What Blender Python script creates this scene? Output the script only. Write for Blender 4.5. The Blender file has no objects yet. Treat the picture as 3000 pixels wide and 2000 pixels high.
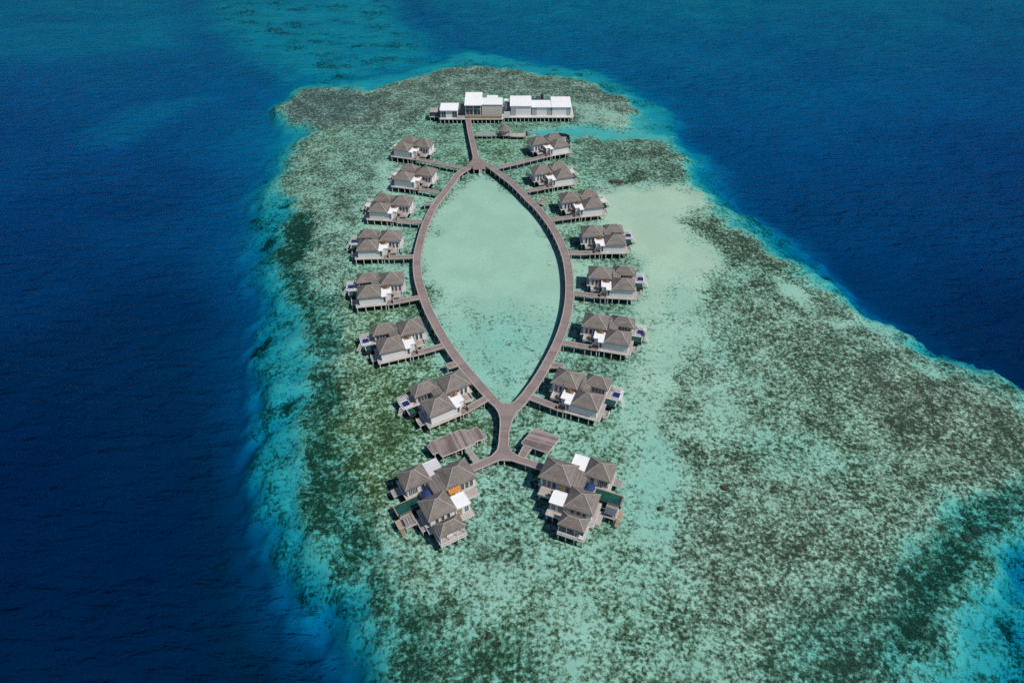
import bpy, bmesh, math, random
import numpy as np
from mathutils import Vector, Matrix
random.seed(7)
SC = bpy.context.scene
COL = SC.collection
PI = math.pi
R = math.radians

# ------------------------------------------------------------------ camera
CAMH, PITCH, FPX = 150.0, R(41), 2000.0        # FPX: focal length for a 3000 px wide frame


def un(px, py, z=0.0):
    """photo pixel (3000x2000) -> point on the horizontal plane at height z"""
    x = (px - 1500) / FPX
    y = (py - 1000) / FPX
    d = Vector((x, math.cos(PITCH) - y * math.sin(PITCH), -math.sin(PITCH) - y * math.cos(PITCH)))
    t = (z - CAMH) / d.z
    return Vector((d.x * t, d.y * t, z))


cam_d = bpy.data.cameras.new('camera')
cam = bpy.data.objects.new('camera', cam_d)
COL.objects.link(cam)
cam.location = (0, 0, CAMH)
cam.rotation_euler = (PI / 2 - PITCH, 0, 0)
cam_d.sensor_width = 36
cam_d.lens = 24
cam_d.clip_end = 20000
SC.camera = cam

# ------------------------------------------------------------------ materials


def new_mat(name):
    m = bpy.data.materials.new(name)
    m.use_nodes = True
    nt = m.node_tree
    nt.nodes.clear()
    return m, nt


class NT:
    def __init__(s, nt):
        s.nt = nt

    def n(s, t, **kw):
        nd = s.nt.nodes.new(t)
        for k, v in kw.items():
            if k.startswith('i_'):
                nd.inputs[k[2:].replace('_', ' ')].default_value = v
            else:
                setattr(nd, k, v)
        return nd

    def l(s, a, b):
        s.nt.links.new(a, b)

    def math(s, op, a, b=None, clamp=False):
        nd = s.nt.nodes.new('ShaderNodeMath')
        nd.operation = op
        nd.use_clamp = clamp
        for i, v in enumerate((a, b)):
            if v is None:
                continue
            if isinstance(v, (int, float)):
                nd.inputs[i].default_value = v
            else:
                s.nt.links.new(v, nd.inputs[i])
        return nd.outputs[0]

    def mix(s, fac, a, b, bt='MIX'):
        nd = s.nt.nodes.new('ShaderNodeMix')
        nd.data_type = 'RGBA'
        nd.blend_type = bt
        nd.clamp_factor = True
        for i, v in ((0, fac), (6, a), (7, b)):
            if isinstance(v, (int, float)):
                nd.inputs[i].default_value = v
            elif isinstance(v, tuple):
                nd.inputs[i].default_value = (v[0], v[1], v[2], 1)
            else:
                s.nt.links.new(v, nd.inputs[i])
        return nd.outputs[2]

    def smooth(s, x, lo, hi):
        nd = s.nt.nodes.new('ShaderNodeMapRange')
        nd.interpolation_type = 'SMOOTHSTEP'
        s.nt.links.new(x, nd.inputs[0])
        nd.inputs[1].default_value = lo
        nd.inputs[2].default_value = hi
        return nd.outputs[0]

    def noise(s, vec, scale, detail=4, rough=.55, dist=0.0):
        nd = s.n('ShaderNodeTexNoise')
        nd.inputs['Scale'].default_value = scale
        nd.inputs['Detail'].default_value = detail
        nd.inputs['Roughness'].default_value = rough
        nd.inputs['Distortion'].default_value = dist
        if vec is not None:
            s.nt.links.new(vec, nd.inputs['Vector'])
        return nd.outputs['Fac']

    def out(s, surf):
        o = s.n('ShaderNodeOutputMaterial')
        s.l(surf, o.inputs['Surface'])
        return o

    def principled(s, col, rough=.8, spec=.3, **kw):
        p = s.n('ShaderNodeBsdfPrincipled')
        if isinstance(col, tuple):
            p.inputs['Base Color'].default_value = (*col, 1)
        else:
            s.l(col, p.inputs['Base Color'])
        p.inputs['Roughness'].default_value = rough
        p.inputs['Specular IOR Level'].default_value = spec
        return p


def mat_plain(name, col, rough=.8, var=.12, scale=1.5, spec=.3):
    """weathered paint / stone: base colour broken up by two noises"""
    m, nt = new_mat(name)
    t = NT(nt)
    pos = t.n('ShaderNodeNewGeometry').outputs['Position']
    a = t.noise(pos, scale, 5, .6)
    b = t.noise(pos, scale * .18, 3)
    f = t.math('ADD', t.math('MULTIPLY', a, .6), t.math('MULTIPLY', b, .4))
    f = t.smooth(f, .3, .7)
    c = t.mix(f, tuple(x * (1 - var) for x in col), tuple(min(.95, x * (1 + var)) for x in col))
    t.out(t.principled(c, rough, spec).outputs[0])
    return m


def mat_boards(name, col, var=.25, board=.15, panel=2.4):
    """timber planking; UV.x runs across the boards (along the walk), UV.y along each board"""
    m, nt = new_mat(name)
    t = NT(nt)
    uv = t.n('ShaderNodeUVMap').outputs[0]
    sp = t.n('ShaderNodeSeparateXYZ')
    t.l(uv, sp.inputs[0])
    x, y = sp.outputs[0], sp.outputs[1]

    def wn(v):
        w = t.n('ShaderNodeTexWhiteNoise', noise_dimensions='1D')
        t.l(v, w.inputs['W'])
        return w.outputs['Value']
    bi = t.math('FLOOR', t.math('DIVIDE', x, board))
    pi_ = t.math('FLOOR', t.math('DIVIDE', x, panel))
    v1, v2 = wn(bi), wn(pi_)
    pos = t.n('ShaderNodeNewGeometry').outputs['Position']
    n1 = t.noise(pos, .35, 4, .6)
    n2 = t.noise(pos, 2.2, 4, .6)
    f = t.math('ADD', t.math('MULTIPLY', v1, .45), t.math('MULTIPLY', v2, .25))
    f = t.math('ADD', f, t.math('MULTIPLY', n1, .5))
    f = t.math('ADD', f, t.math('MULTIPLY', n2, .3))
    f = t.smooth(f, .3, 1.15)
    c = t.mix(f, tuple(v * (1 - var) for v in col), tuple(v * (1 + var) for v in col))
    # a warmer, bleached streak here and there
    c = t.mix(t.math('MULTIPLY', t.smooth(n1, .5, .75), .5), c, (col[0] * 1.25, col[1] * 1.22, col[2] * 1.1))
    fr = t.math('FRACT', t.math('DIVIDE', x, board))
    gap = t.math('LESS_THAN', fr, .07)
    c = t.mix(t.math('MULTIPLY', gap, .7), c, (.03, .025, .02))
    t.out(t.principled(c, .8, .25).outputs[0])
    return m


def mat_shingle(name, col):
    m, nt = new_mat(name)
    t = NT(nt)
    g = t.n('ShaderNodeNewGeometry')
    pos = g.outputs['Position']
    sp = t.n('ShaderNodeSeparateXYZ')
    t.l(pos, sp.inputs[0])
    row = t.math('FRACT', t.math('MULTIPLY', sp.outputs[2], 4.2))
    rowi = t.math('FLOOR', t.math('MULTIPLY', sp.outputs[2], 4.2))
    w = t.n('ShaderNodeTexWhiteNoise', noise_dimensions='1D')
    t.l(rowi, w.inputs['W'])
    n1 = t.noise(pos, 3.0, 5, .65)
    n2 = t.noise(pos, .3, 3, .6)
    n3 = t.noise(pos, .9, 3, .6)
    f = t.math('ADD', t.math('MULTIPLY', n1, .55), t.math('MULTIPLY', n2, .5))
    f = t.math('ADD', f, t.math('MULTIPLY', w.outputs['Value'], .22))
    f = t.math('ADD', f, t.math('MULTIPLY', n3, .3))
    f = t.smooth(f, .45, 1.05)
    c = t.mix(f, tuple(v * .68 for v in col), tuple(v * 1.3 for v in col))
    c = t.mix(t.smooth(n2, .45, .7), c, t.mix(.5, c, (col[0] * 1.05, col[1] * 1.1, col[2] * .95)))
    oi = t.n('ShaderNodeObjectInfo').outputs['Random']
    c = t.mix(t.math('MULTIPLY', oi, .34), c, t.mix(.5, c, (.10, .088, .08)))
    n4 = t.noise(pos, .55, 5, .7)
    c = t.mix(t.math('MULTIPLY', t.smooth(n4, .56, .68), .5), c, (col[0] * 1.5, col[1] * 1.45, col[2] * 1.35))
    c = t.mix(t.math('MULTIPLY', t.smooth(n4, .44, .32), .45), c, (.085, .075, .062))
    c = t.mix(t.math('MULTIPLY', t.math('LESS_THAN', row, .16), .55), c, (.05, .042, .036))
    bmp = t.n('ShaderNodeBump')
    bmp.inputs['Distance'].default_value = .05
    bmp.inputs['Strength'].default_value = .6
    t.l(t.math('ADD', row, t.math('MULTIPLY', n1, 1.0)), bmp.inputs['Height'])
    p = t.principled(c, .9, .15)
    t.l(bmp.outputs[0], p.inputs['Normal'])
    t.out(p.outputs[0])
    return m


M = {}
M['boards'] = mat_boards('weathered_boards', (.24, .186, .170))
M['platform'] = mat_boards('platform_boards', (.235, .184, .17), .5, .62, 6.0)
M['kerb'] = mat_plain('pale_timber', (.38, .325, .29), .85, .15, 2.0)
M['deck'] = mat_boards('villa_deck_boards', (.41, .365, .325), .2, .14, 3.1)
M['greydeck'] = mat_boards('grey_deck_boards', (.30, .265, .25), .2, .14, 2.0)
M['fascia'] = mat_plain('deck_fascia', (.56, .535, .50), .8, .15, 1.2)
M['shingle'] = mat_shingle('shingle', (.205, .176, .156))
M['cap'] = mat_plain('hip_cap_shingle', (.32, .28, .25), .9, .15, 3.0)
M['wall'] = mat_plain('white_wall', (.70, .675, .64), .8, .06, .8)
M['wallgrey'] = mat_plain('grey_recess_wall', (.36, .36, .365), .8, .06, .8)
M['beige'] = mat_plain('beige_wall', (.52, .46, .41), .8, .06, .8)
M['roofwhite'] = mat_plain('white_membrane', (.77, .755, .73), .7, .05, .7)
M['concrete'] = mat_plain('pile_concrete', (.62, .60, .56), .85, .2, 1.3)
M['darkwood'] = mat_plain('dark_brown_wood', (.10, .065, .045), .7, .25, 2.5)
M['tan'] = mat_plain('tan_timber', (.34, .24, .16), .8, .2, 2.5)
M['greyroof'] = mat_plain('grey_membrane', (.56, .53, .53), .75, .06, .8)
M['basin'] = mat_plain('dark_stone', (.035, .036, .034), .6, .25, 1.5)
M['frame'] = mat_plain('white_frame', (.72, .71, .69), .6, .04, 1)
M['blue'] = mat_plain('blue_fabric', (.010, .020, .13), .8, .15, 2)
M['navy'] = mat_plain('navy_canvas', (.015, .04, .13), .7, .2, 2)
M['gold'] = mat_plain('ochre_leaf', (.30, .165, .05), .8, .4, 3)
M['brownleaf'] = mat_plain('brown_leaf', (.15, .095, .05), .8, .5, 3)
M['orange'] = mat_plain('orange_canvas', (.48, .19, .035), .7, .15, 2)
M['red'] = mat_plain('red_plastic', (.60, .06, .04), .4, .1, 2)
M['rock'] = mat_plain('reef_rock', (.10, .085, .055), .95, .5, .9)
M['coralhead'] = mat_plain('coral_brown', (.09, .07, .045), .95, .4, 1.2)
M['slate'] = mat_plain('slate_panel', (.085, .10, .125), .6, .12, 1)
M['mesh'] = mat_plain('dark_green_screen', (.035, .06, .06), .7, .2, 2)


def mat_glass():
    m, nt = new_mat('window_glass')
    t = NT(nt)
    pos = t.n('ShaderNodeNewGeometry').outputs['Position']
    c = t.mix(t.smooth(t.noise(pos, .5, 2), .4, .6), (.035, .045, .055), (.075, .09, .10))
    t.out(t.principled(c, .08, .6).outputs[0])
    return m


M['glass'] = mat_glass()


def mat_pool():
    m, nt = new_mat('pool_water')
    t = NT(nt)
    pos = t.n('ShaderNodeNewGeometry').outputs['Position']
    n = t.noise(pos, 1.6, 3)
    c = t.mix(t.smooth(t.noise(pos, .4, 3), .35, .65), (.008, .052, .043), (.014, .085, .066))
    b = t.n('ShaderNodeBump')
    b.inputs['Distance'].default_value = .02
    t.l(n, b.inputs['Height'])
    p = t.principled(c, .06, .5)
    t.l(b.outputs[0], p.inputs['Normal'])
    t.out(p.outputs[0])
    return m


M['pool'] = mat_pool()

# ------------------------------------------------------------------ mesh helpers


ZMAP = False                                   # stilt villas are modelled at a nominal height, then stretched to the real storey height


def zm(z):
    if not ZMAP:
        return z
    return z + .38 if z <= 1.62 else (2.0 + (z - 1.62) * 1.223 if z < 4.4 else z + 1.0)


class MB:
    """collects polygons, then links them as ONE mesh object; mir=-1 mirrors x"""

    def __init__(s, mir=1):
        s.v, s.f, s.uv, s.m = [], [], [], mir

    def face(s, pts, uv=None):
        i = len(s.v)
        s.v += [(p[0] * s.m, p[1], zm(p[2])) for p in pts]
        s.f.append(list(range(i, i + len(pts))))
        s.uv.append(uv or [(p[0], p[1]) for p in pts])

    def box(s, x0, x1, y0, y1, z0, z1):
        c = [(x0, y0), (x1, y0), (x1, y1), (x0, y1)]
        s.prism(c, z0, z1)
        return s

    def prism(s, poly, z0, z1, ang=0.0):
        ca, sa = math.cos(ang), math.sin(ang)
        uv = [(p[0] * ca + p[1] * sa, -p[0] * sa + p[1] * ca) for p in poly]
        s.face([(p[0], p[1], z1) for p in poly], uv)
        s.face([(p[0], p[1], z0) for p in reversed(poly)])
        n = len(poly)
        for i in range(n):
            a, b = poly[i], poly[(i + 1) % n]
            s.face([(a[0], a[1], z0), (b[0], b[1], z0), (b[0], b[1], z1), (a[0], a[1], z1)],
                   [(0, 0), (0, .1), (.1, .1), (.1, 0)])
        return s

    def cyl(s, x, y, z0, z1, r, n=8, r1=None):
        r1 = r if r1 is None else r1
        b = [(x + r * math.cos(2 * PI * k / n), y + r * math.sin(2 * PI * k / n), z0) for k in range(n)]
        t = [(x + r1 * math.cos(2 * PI * k / n), y + r1 * math.sin(2 * PI * k / n), z1) for k in range(n)]
        s.face(t)
        s.face(list(reversed(b)))
        for k in range(n):
            j = (k + 1) % n
            s.face([b[k], b[j], t[j], t[k]])
        return s

    def beam(s, p, q, w, h):
        p, q = Vector(p), Vector(q)
        d = (q - p).normalized()
        side = d.cross(Vector((0, 0, 1)))
        if side.length < 1e-4:
            side = Vector((1, 0, 0))
        side.normalize()
        up = side.cross(d).normalized()
        a, b = side * w / 2, up * h / 2
        c0 = [p - a - b, p + a - b, p + a + b, p - a + b]
        c1 = [q - a - b, q + a - b, q + a + b, q - a + b]
        s.face(list(reversed(c0)))
        s.face(c1)
        for k in range(4):
            j = (k + 1) % 4
            s.face([c0[k], c0[j], c1[j], c1[k]])
        return s

    def build(s, name, mat, parent=None, bevel=0):
        me = bpy.data.meshes.new(name)
        me.from_pydata(s.v, [], s.f)
        uvl = me.uv_layers.new(name='UVMap')
        flat = [c for f in s.uv for p in f for c in p]
        uvl.data.foreach_set('uv', flat)
        bm = bmesh.new()
        bm.from_mesh(me)
        bmesh.ops.remove_doubles(bm, verts=bm.verts, dist=1e-4)
        bmesh.ops.recalc_face_normals(bm, faces=bm.faces)
        bm.to_mesh(me)
        bm.free()
        me.materials.append(mat)
        o = bpy.data.objects.new(name, me)
        COL.objects.link(o)
        if parent is not None:
            o.parent = parent
        return o


def tag(o, label=None, cat=None, group=None, kind=None):
    if label:
        o['label'] = label
    if cat:
        o['category'] = cat
    if group:
        o['group'] = group
    if kind:
        o['kind'] = kind
    return o


def empty(name, loc=(0, 0, 0), rz=0.0):
    o = bpy.data.objects.new(name, None)
    o.empty_display_size = .5
    o.location = loc
    o.rotation_euler = (0, 0, rz)
    COL.objects.link(o)
    return o


CHILD = {}


def copy_tree(o, parent=None):
    c = o.copy()
    COL.objects.link(c)
    c.parent = parent
    for ch in list(o.children):
        copy_tree(ch, c)
    return c


# ------------------------------------------------------------------ sea bed (modelled depths, adjusted to the view) and water
def fbm(x, y, scale, octs=4, seed=0):
    tot = np.zeros_like(x)
    amp, nrm = 1.0, 0.0
    for o in range(octs):
        rs = np.random.RandomState(seed * 17 + o)
        tab = rs.rand(256, 256)
        fx, fy = x * scale + 37.1 * o, y * scale + 11.7 * o
        ix, iy = np.floor(fx).astype(int), np.floor(fy).astype(int)
        tx, ty = fx - ix, fy - iy
        tx = tx * tx * (3 - 2 * tx)
        ty = ty * ty * (3 - 2 * ty)
        a = tab[ix % 256, iy % 256]
        b = tab[(ix + 1) % 256, iy % 256]
        c = tab[ix % 256, (iy + 1) % 256]
        d = tab[(ix + 1) % 256, (iy + 1) % 256]
        tot += amp * ((a * (1 - tx) + b * tx) * (1 - ty) + (c * (1 - tx) + d * tx) * ty)
        nrm += amp
        amp *= .5
        scale *= 2.03
    return tot / nrm - .5


def axis(lo, hi, step, far, n):
    core = np.arange(lo, hi + step, step)
    g = np.geomspace(step, far, n)
    left = lo - np.cumsum(g)[::-1]
    right = core[-1] + np.cumsum(g)
    return np.concatenate([left, core, right])


xs = axis(-150, 175, 1.25, 560, 46)
ys = np.concatenate([40 - np.cumsum(np.geomspace(1.2, 300, 20))[::-1], np.arange(40, 240, 1.15),
                     np.arange(240, 600, 2.2), 600 + np.cumsum(np.geomspace(2.2, 700, 40))])
GX, GY = np.meshgrid(xs, ys)
gx, gy = GX.ravel(), GY.ravel()
NV = gx.size
# domain warp so traced outlines get a natural ragged edge
WX = 19 * fbm(gx, gy, .05, 5, 3) + 7 * fbm(gx, gy, .2, 3, 5)
WY = 19 * fbm(gx, gy, .05, 5, 9) + 7 * fbm(gx, gy, .2, 3, 11)
DEP = np.interp(gy, [40, 130, 250, 420, 600], [13.6, 13.4, 11.6, 9.2, 6.9])
COR = np.zeros(NV)
TON = np.zeros(NV)
OVS = 3000 / 2352.0


def sdist(poly, wf=1.0):
    """signed distance (inside > 0) of every grid point to a polygon given in overview pixels"""
    P = [un(a * OVS, b * OVS, 0)[:2] for a, b in poly]
    P = np.array(P)
    wx, wy = gx + WX * wf, gy + WY * wf
    d = np.full(NV, 1e9)
    ins = np.zeros(NV, bool)
    n = len(P)
    for i in range(n):
        a, b = P[i], P[(i + 1) % n]
        e = b - a
        L = e @ e + 1e-9
        t = np.clip(((wx - a[0]) * e[0] + (wy - a[1]) * e[1]) / L, 0, 1)
        d = np.minimum(d, (wx - a[0] - t * e[0]) ** 2 + (wy - a[1] - t * e[1]) ** 2)
        if abs(e[1]) > 1e-9:
            c = ((a[1] > wy) != (b[1] > wy)) & (wx < e[0] * (wy - a[1]) / e[1] + a[0])
            ins ^= c
    d = np.sqrt(d)
    return np.where(ins, d, -d)


def stroke(poly, feather, D=None, C=None, T=None, k=1.0, wf=1.0):
    global DEP, COR, TON
    s = sdist(poly, wf)
    w = np.clip(s / feather + .5, 0, 1)
    w = w * w * (3 - 2 * w) * k
    if D is not None:
        if D < 2.6:
            D = D * .92
        DEP = DEP * (1 - w) + D * w
    if C is not None:
        COR = COR * (1 - w) + C * w
    if T is not None:
        TON = TON * (1 - w) + T * w


exec(compile('''
# -- deep water
stroke([(-900,850),(380,900),(560,1100),(600,1300),(700,1650),(700,2200),(-900,2200)], 60, 14.0, wf=.4)
stroke([(-400,-60),(520,-60),(470,30),(380,90),(200,120),(-400,140)], 50, 6.9, wf=.5)
stroke([(170,275),(230,240),(330,215),(440,192),(490,200),(420,232),(330,278),(250,300),(180,300)], 20, 8.0)
# -- outer slope, the 9 m line
stroke([(350,-120),(430,50),(500,100),(560,150),(600,200),(520,250),(480,300),(500,400),(480,500),(515,600),(555,700),
 (560,800),(548,900),(535,1000),(535,1150),(570,1250),(630,1350),(680,1450),(720,1568),(760,1800),(1500,1800),(1300,1000),(1000,500),(900,200),(800,60),(760,-120)], 50, 8.6, wf=.45)
stroke([(600,-120),(700,100),(900,300),(1300,900),(1800,1800),(2500,1800),(2600,1000),
 (2392,862),(2290,822),(2190,772),(2090,712),(2000,662),(1930,602),(1880,552),(1810,492),(1730,437),(1670,392),(1630,342),
 (1585,282),(1595,247),(1590,225),(1530,195),(1470,165),(1370,130),(1270,114),(1170,93),(1100,73),(1030,43),(985,7),(955,-63),(880,-120)], 24, 8.6)
# -- the 5 m line
stroke([(430,-120),(480,40),(560,110),(640,165),(760,180),(900,160),(1010,125),(975,75),(920,30),(880,-40),(860,-120)], 34, 5.4, wf=.7)
stroke([(670,185),(650,215),(625,245),(630,300),(595,400),(560,500),(575,600),(600,700),
 (592,800),(588,900),(575,1000),(585,1150),(640,1250),(700,1350),(765,1450),(800,1568),(840,1800),(2420,1800),(2420,1300),(2500,1010),
 (2377,877),(2275,839),(2175,790),(2075,731),(1985,682),(1915,626),(1855,572),(1785,514),(1705,462),(1645,416),(1600,364),
 (1555,294),(1555,259),(1545,239),(1495,210),(1445,182),(1355,148),(1255,130),(1155,112),(1075,104),(980,135),(900,158),(800,172),(720,178)], 18, 4.4, wf=.8)
# -- inner sandy step, 3.2 m
stroke([(640,560),(650,640),(680,740),(668,800),(640,860),(650,960),(650,1080),(690,1180),(740,1280),(800,1400),(850,1568),(900,1800),(2300,1800),
 (2330,1400),(2352,1200),(2361,899),(2189,822),(2089,778),(1989,720),(1909,662),(1829,600),(1759,544),(1699,499),(1639,456),(1594,399),(1554,346),(1514,306),(1449,219),
 (1369,190),(1279,166),(1189,149),(1085,138),(1000,152),(930,178),(850,198),(760,190),(690,205),(640,240),(690,300),(650,400),(630,470)], 17, 3.2)
# -- reef flat
stroke([(1085,141),(1180,157),(1270,172),(1360,193),(1420,214),(1460,262),(1455,290),(1515,312),(1553,352),(1590,402),(1640,458),(1700,503),
 (1760,548),(1830,612),(1900,664),(1980,724),(2080,783),(2180,828),(2280,878),(2352,905),(2700,1060),(2420,1150),(2300,1235),(2255,1330),(2190,1400),
 (2130,1480),(2070,1568),(1990,1800),(1050,1800),(940,1568),(870,1440),(810,1310),(745,1200),(722,1080),(728,960),(702,850),(718,740),(690,640),(655,560),
 (640,480),(660,400),(700,330),(705,292),(640,236),(690,205),(760,192),(850,203),(930,182),(1000,158)], 15, 1.05, .46)
''', 'bathymetry', 'exec'))
exec(compile('''
# -- top of the reef beyond the pavilion: grey coral rubble
stroke([(640,238),(690,205),(760,192),(850,205),(930,182),(1085,141),(1270,172),(1420,214),(1455,262),(1330,268),(1330,225),(1060,210),(990,250),(900,300),(780,300),(690,290)], 10, .85, .60, .6)
stroke([(650,238),(700,207),(790,200),(880,225),(820,262),(720,290),(680,270)], 10, 1.0, .72, 1.0)
stroke([(1330,238),(1450,262),(1440,288),(1330,285)], 6, .9, .25, .2)
# -- boat channel
stroke([(1210,300),(1290,294),(1400,291),(1490,286),(1545,302),(1490,314),(1380,311),(1270,314),(1215,312)], 7, 2.5, 0, 0)
# -- coral north of the right villas
stroke([(1340,318),(1500,318),(1555,356),(1585,410),(1540,420),(1480,385),(1390,372),(1330,340)], 10, .95, .62, .25)
stroke([(1395,408),(1440,400),(1500,392),(1480,414),(1420,424)], 5, 1.0, .8, .1)
# -- west flat
stroke([(700,300),(840,330),(880,400),(830,470),(810,560),(790,640),(720,620),(665,520),(660,400)], 20, .95, .50, .25)
stroke([(640,500),(700,500),(745,560),(705,625),(690,660),(650,620)], 8, 2.3, .95, 0)
stroke([(845,470),(870,400),(905,350),(940,380),(905,440),(990,430),(960,500),(930,560),(935,640),(900,610),(830,520),(800,520)], 12, .85, .10, 0)
# -- green weed beds among the left villas
stroke([(800,640),(950,690),(1010,800),(1110,900),(1145,1000),(1100,1060),(900,1050),(820,950),(760,800)], 22, .85, .54, -.8)
stroke([(760,900),(900,880),(1000,1000),(900,1100),(870,1230),(790,1180),(740,1020)], 20, .85, .62, -.9)
stroke([(990,300),(1080,300),(1090,370),(1010,365)], 8, 1.0, .42, -.5)
stroke([(1100,300),(1200,310),(1210,350),(1130,380),(1100,360)], 8, .95, .42, -.7)
stroke([(1180,400),(1330,380),(1340,470),(1320,560),(1270,500),(1220,450)], 10, .85, .38, -.8)
# -- dark coral fringe on the west side
stroke([(660,640),(700,690),(722,780),(706,860),(716,960),(706,1080),(735,1190),(790,1290),(845,1390),(905,1480),(950,1620),(1040,1620),(985,1480),(915,1380),
 (860,1290),(815,1200),(775,1110),(750,1000),(757,900),(742,800),(748,720),(705,640)], 11, 2.4, .82, -.2)
stroke([(900,1400),(1000,1400),(1120,1480),(1220,1568),(1200,1640),(1000,1640),(940,1520)], 20, 1.6, .70, -.3)
# -- lagoon inside the boardwalk loop
stroke([(1098,395),(1160,430),(1225,480),(1275,550),(1297,620),(1300,680),(1285,740),(1250,820),(1215,880),(1175,925),(1140,905),(1085,850),(1035,790),(990,710),
 (965,630),(970,560),(1000,490),(1050,430)], 6, .80, .0, 0)
stroke([(1000,740),(1140,700),(1290,740),(1250,820),(1215,880),(1175,925),(1140,905),(1085,850)], 40, 1.2, .09, -.1)
# -- sand on the right
stroke([(1390,420),(1450,425),(1530,430),(1580,420),(1625,470),(1560,500),(1600,545),(1645,600),(1565,690),(1545,770),(1510,860),(1480,900),(1450,880),(1470,800),(1478,700),(1440,600),(1360,500)], 12, .72, .04, 0)
stroke([(1240,590),(1340,590),(1345,680),(1320,720),(1300,640)], 8, .8, .12, -.3)
stroke([(1200,930),(1420,900),(1450,1000),(1420,1240),(1280,1250),(1200,1060)], 20, 1.0, .36, -.5)
# -- dark reef tongue
stroke([(1545,490),(1600,476),(1660,502),(1740,545),(1805,606),(1770,640),(1700,585),(1620,540),(1565,512)], 7, .95, .72, .1)
# -- the wide eastern reef
stroke([(1565,720),(1690,645),(1900,690),(2352,930),(2500,1150),(2300,1235),(2200,1390),(2060,1560),(1700,1450),(1540,1300),(1570,1100),(1500,950)], 30, .86, .56, .25)
stroke([(1950,850),(2100,840),(2280,920),(2352,1000),(2280,1100),(2130,1040),(2010,960)], 24, .70, .70, .45)
stroke([(1760,630),(1800,650),(1860,682),(1835,702),(1785,682)], 5, .9, .0, 0)
stroke([(1895,745),(1960,760),(1930,775)], 5, .9, .05, 0)
stroke([(1965,730),(2050,768),(2020,790),(1975,755)], 5, 1.3, .05, 0)
stroke([(2075,815),(2140,840),(2120,862),(2080,840)], 5, 1.1, .05, 0)
stroke([(1600,770),(1660,740),(1700,800),(1780,850),(1740,880),(1640,850)], 14, 1.0, .34, 0)
stroke([(1650,1010),(1760,960),(1900,1010),(1980,1060),(1900,1090),(1760,1080)], 18, 1.1, .34, 0)
stroke([(2075,1210),(2140,1235),(2175,1290),(2130,1300),(2090,1260)], 6, 1.5, .0, 0)
stroke([(2180,1150),(2280,1160),(2300,1190),(2220,1200)], 8, 2.2, .2, 0)
# -- pale swath running south past the near right villas
stroke([(1390,420),(1450,425),(1530,430),(1580,420),(1625,470),(1565,500),(1600,545),(1645,600),(1575,690),(1555,770),(1520,860),(1490,900),(1450,880),(1470,800),(1478,700),(1440,600),(1360,500)], 20, .60, .0, .1)
stroke([(1540,640),(1600,690),(1550,830),(1520,960),(1500,1090),(1430,1080),(1450,920),(1480,780)], 14, .85, .05, 0)
stroke([(1440,1020),(1500,980),(1580,1130),(1580,1300),(1480,1300),(1430,1150)], 16, 1.15, .10, 0)
stroke([(1600,900),(1680,880),(1720,960),(1660,1000),(1600,980)], 12, .95, .16, 0)
# -- shallow bright southern flat
stroke([(880,1200),(1000,1260),(1200,1280),(1350,1250),(1500,1290),(1500,1420),(1300,1470),(1080,1420),(930,1330)], 24, 1.0, .34, -.2)
# -- dark weed at the lower right rim
stroke([(1880,1370),(2050,1330),(2140,1230),(2240,1250),(2200,1370),(2130,1460),(2070,1568),(1990,1700),(1760,1700),(1800,1500)], 20, 1.5, .64, .1)
stroke([(2180,1230),(2260,1200),(2352,1110),(2352,1190),(2270,1260),(2225,1340),(2150,1440),(2080,1540),(2050,1500)], 12, 2.5, .80, -.1)
''', 'reef', 'exec'))
# coral patches on the sandy slope, and gentle relief everywhere
slope = np.clip((DEP - 2.4) / 1.2, 0, 1) * np.clip((8.2 - DEP) / 2.5, 0, 1)
pn = fbm(gx, gy, .045, 4, 21)
pn = .55 * pn + .75 * fbm(gx, gy, .13, 4, 23)
south = np.clip((330 - gy) / 60, 0, 1)
COR = np.maximum(COR, south * slope * np.clip((pn - .02) / .16, 0, 1) * .85)
topz = np.clip((gy - 300) / 60, 0, 1) * np.clip((DEP - 2.4) / 1.2, 0, 1) * np.clip((6.4 - DEP) / .8, 0, 1)
COR = np.maximum(COR, topz * np.clip((fbm(gx, gy * 1.6, .075, 4, 33) + .08) / .34, 0, 1) * .46)
DEP = DEP * (1 + (.16 * fbm(gx, gy, .02, 3, 41) + .34 * fbm(gx, gy, .085, 4, 45) * np.clip((10 - DEP) / 3, 0, 1)) * np.clip((DEP - 2) / 4, 0, 1))
COR = np.maximum(COR, south * slope * .27)
DEP = DEP + .22 * fbm(gx, gy, .09, 4, 43) * np.clip(DEP / 2, 0, 1)
DEP0 = DEP.copy()
# depth shaped by viewing angle, standing in for refraction at the surface
DEP = DEP * 2.7 / (1.22 + np.sqrt(np.clip(gy, 0, 900) ** 2 + 150 ** 2) / 150)
DEP = np.maximum(DEP, .3)
TON = TON + .5 * fbm(gx, gy, .03, 3, 51)


DEEP_DIM = np.clip((DEP0 - 8.6) / 4.0, 0, 1) * np.interp(gy, [60, 180, 290, 420], [.78, .64, .36, .03])  # darkens the deep bottom, imitating light scatter and vignetting over deep water


def seabed_depth(x, y):
    i = min(max(np.searchsorted(xs, x), 0), len(xs) - 1)
    j = min(max(np.searchsorted(ys, y), 0), len(ys) - 1)
    return float(DEP[j * len(xs) + i])


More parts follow.
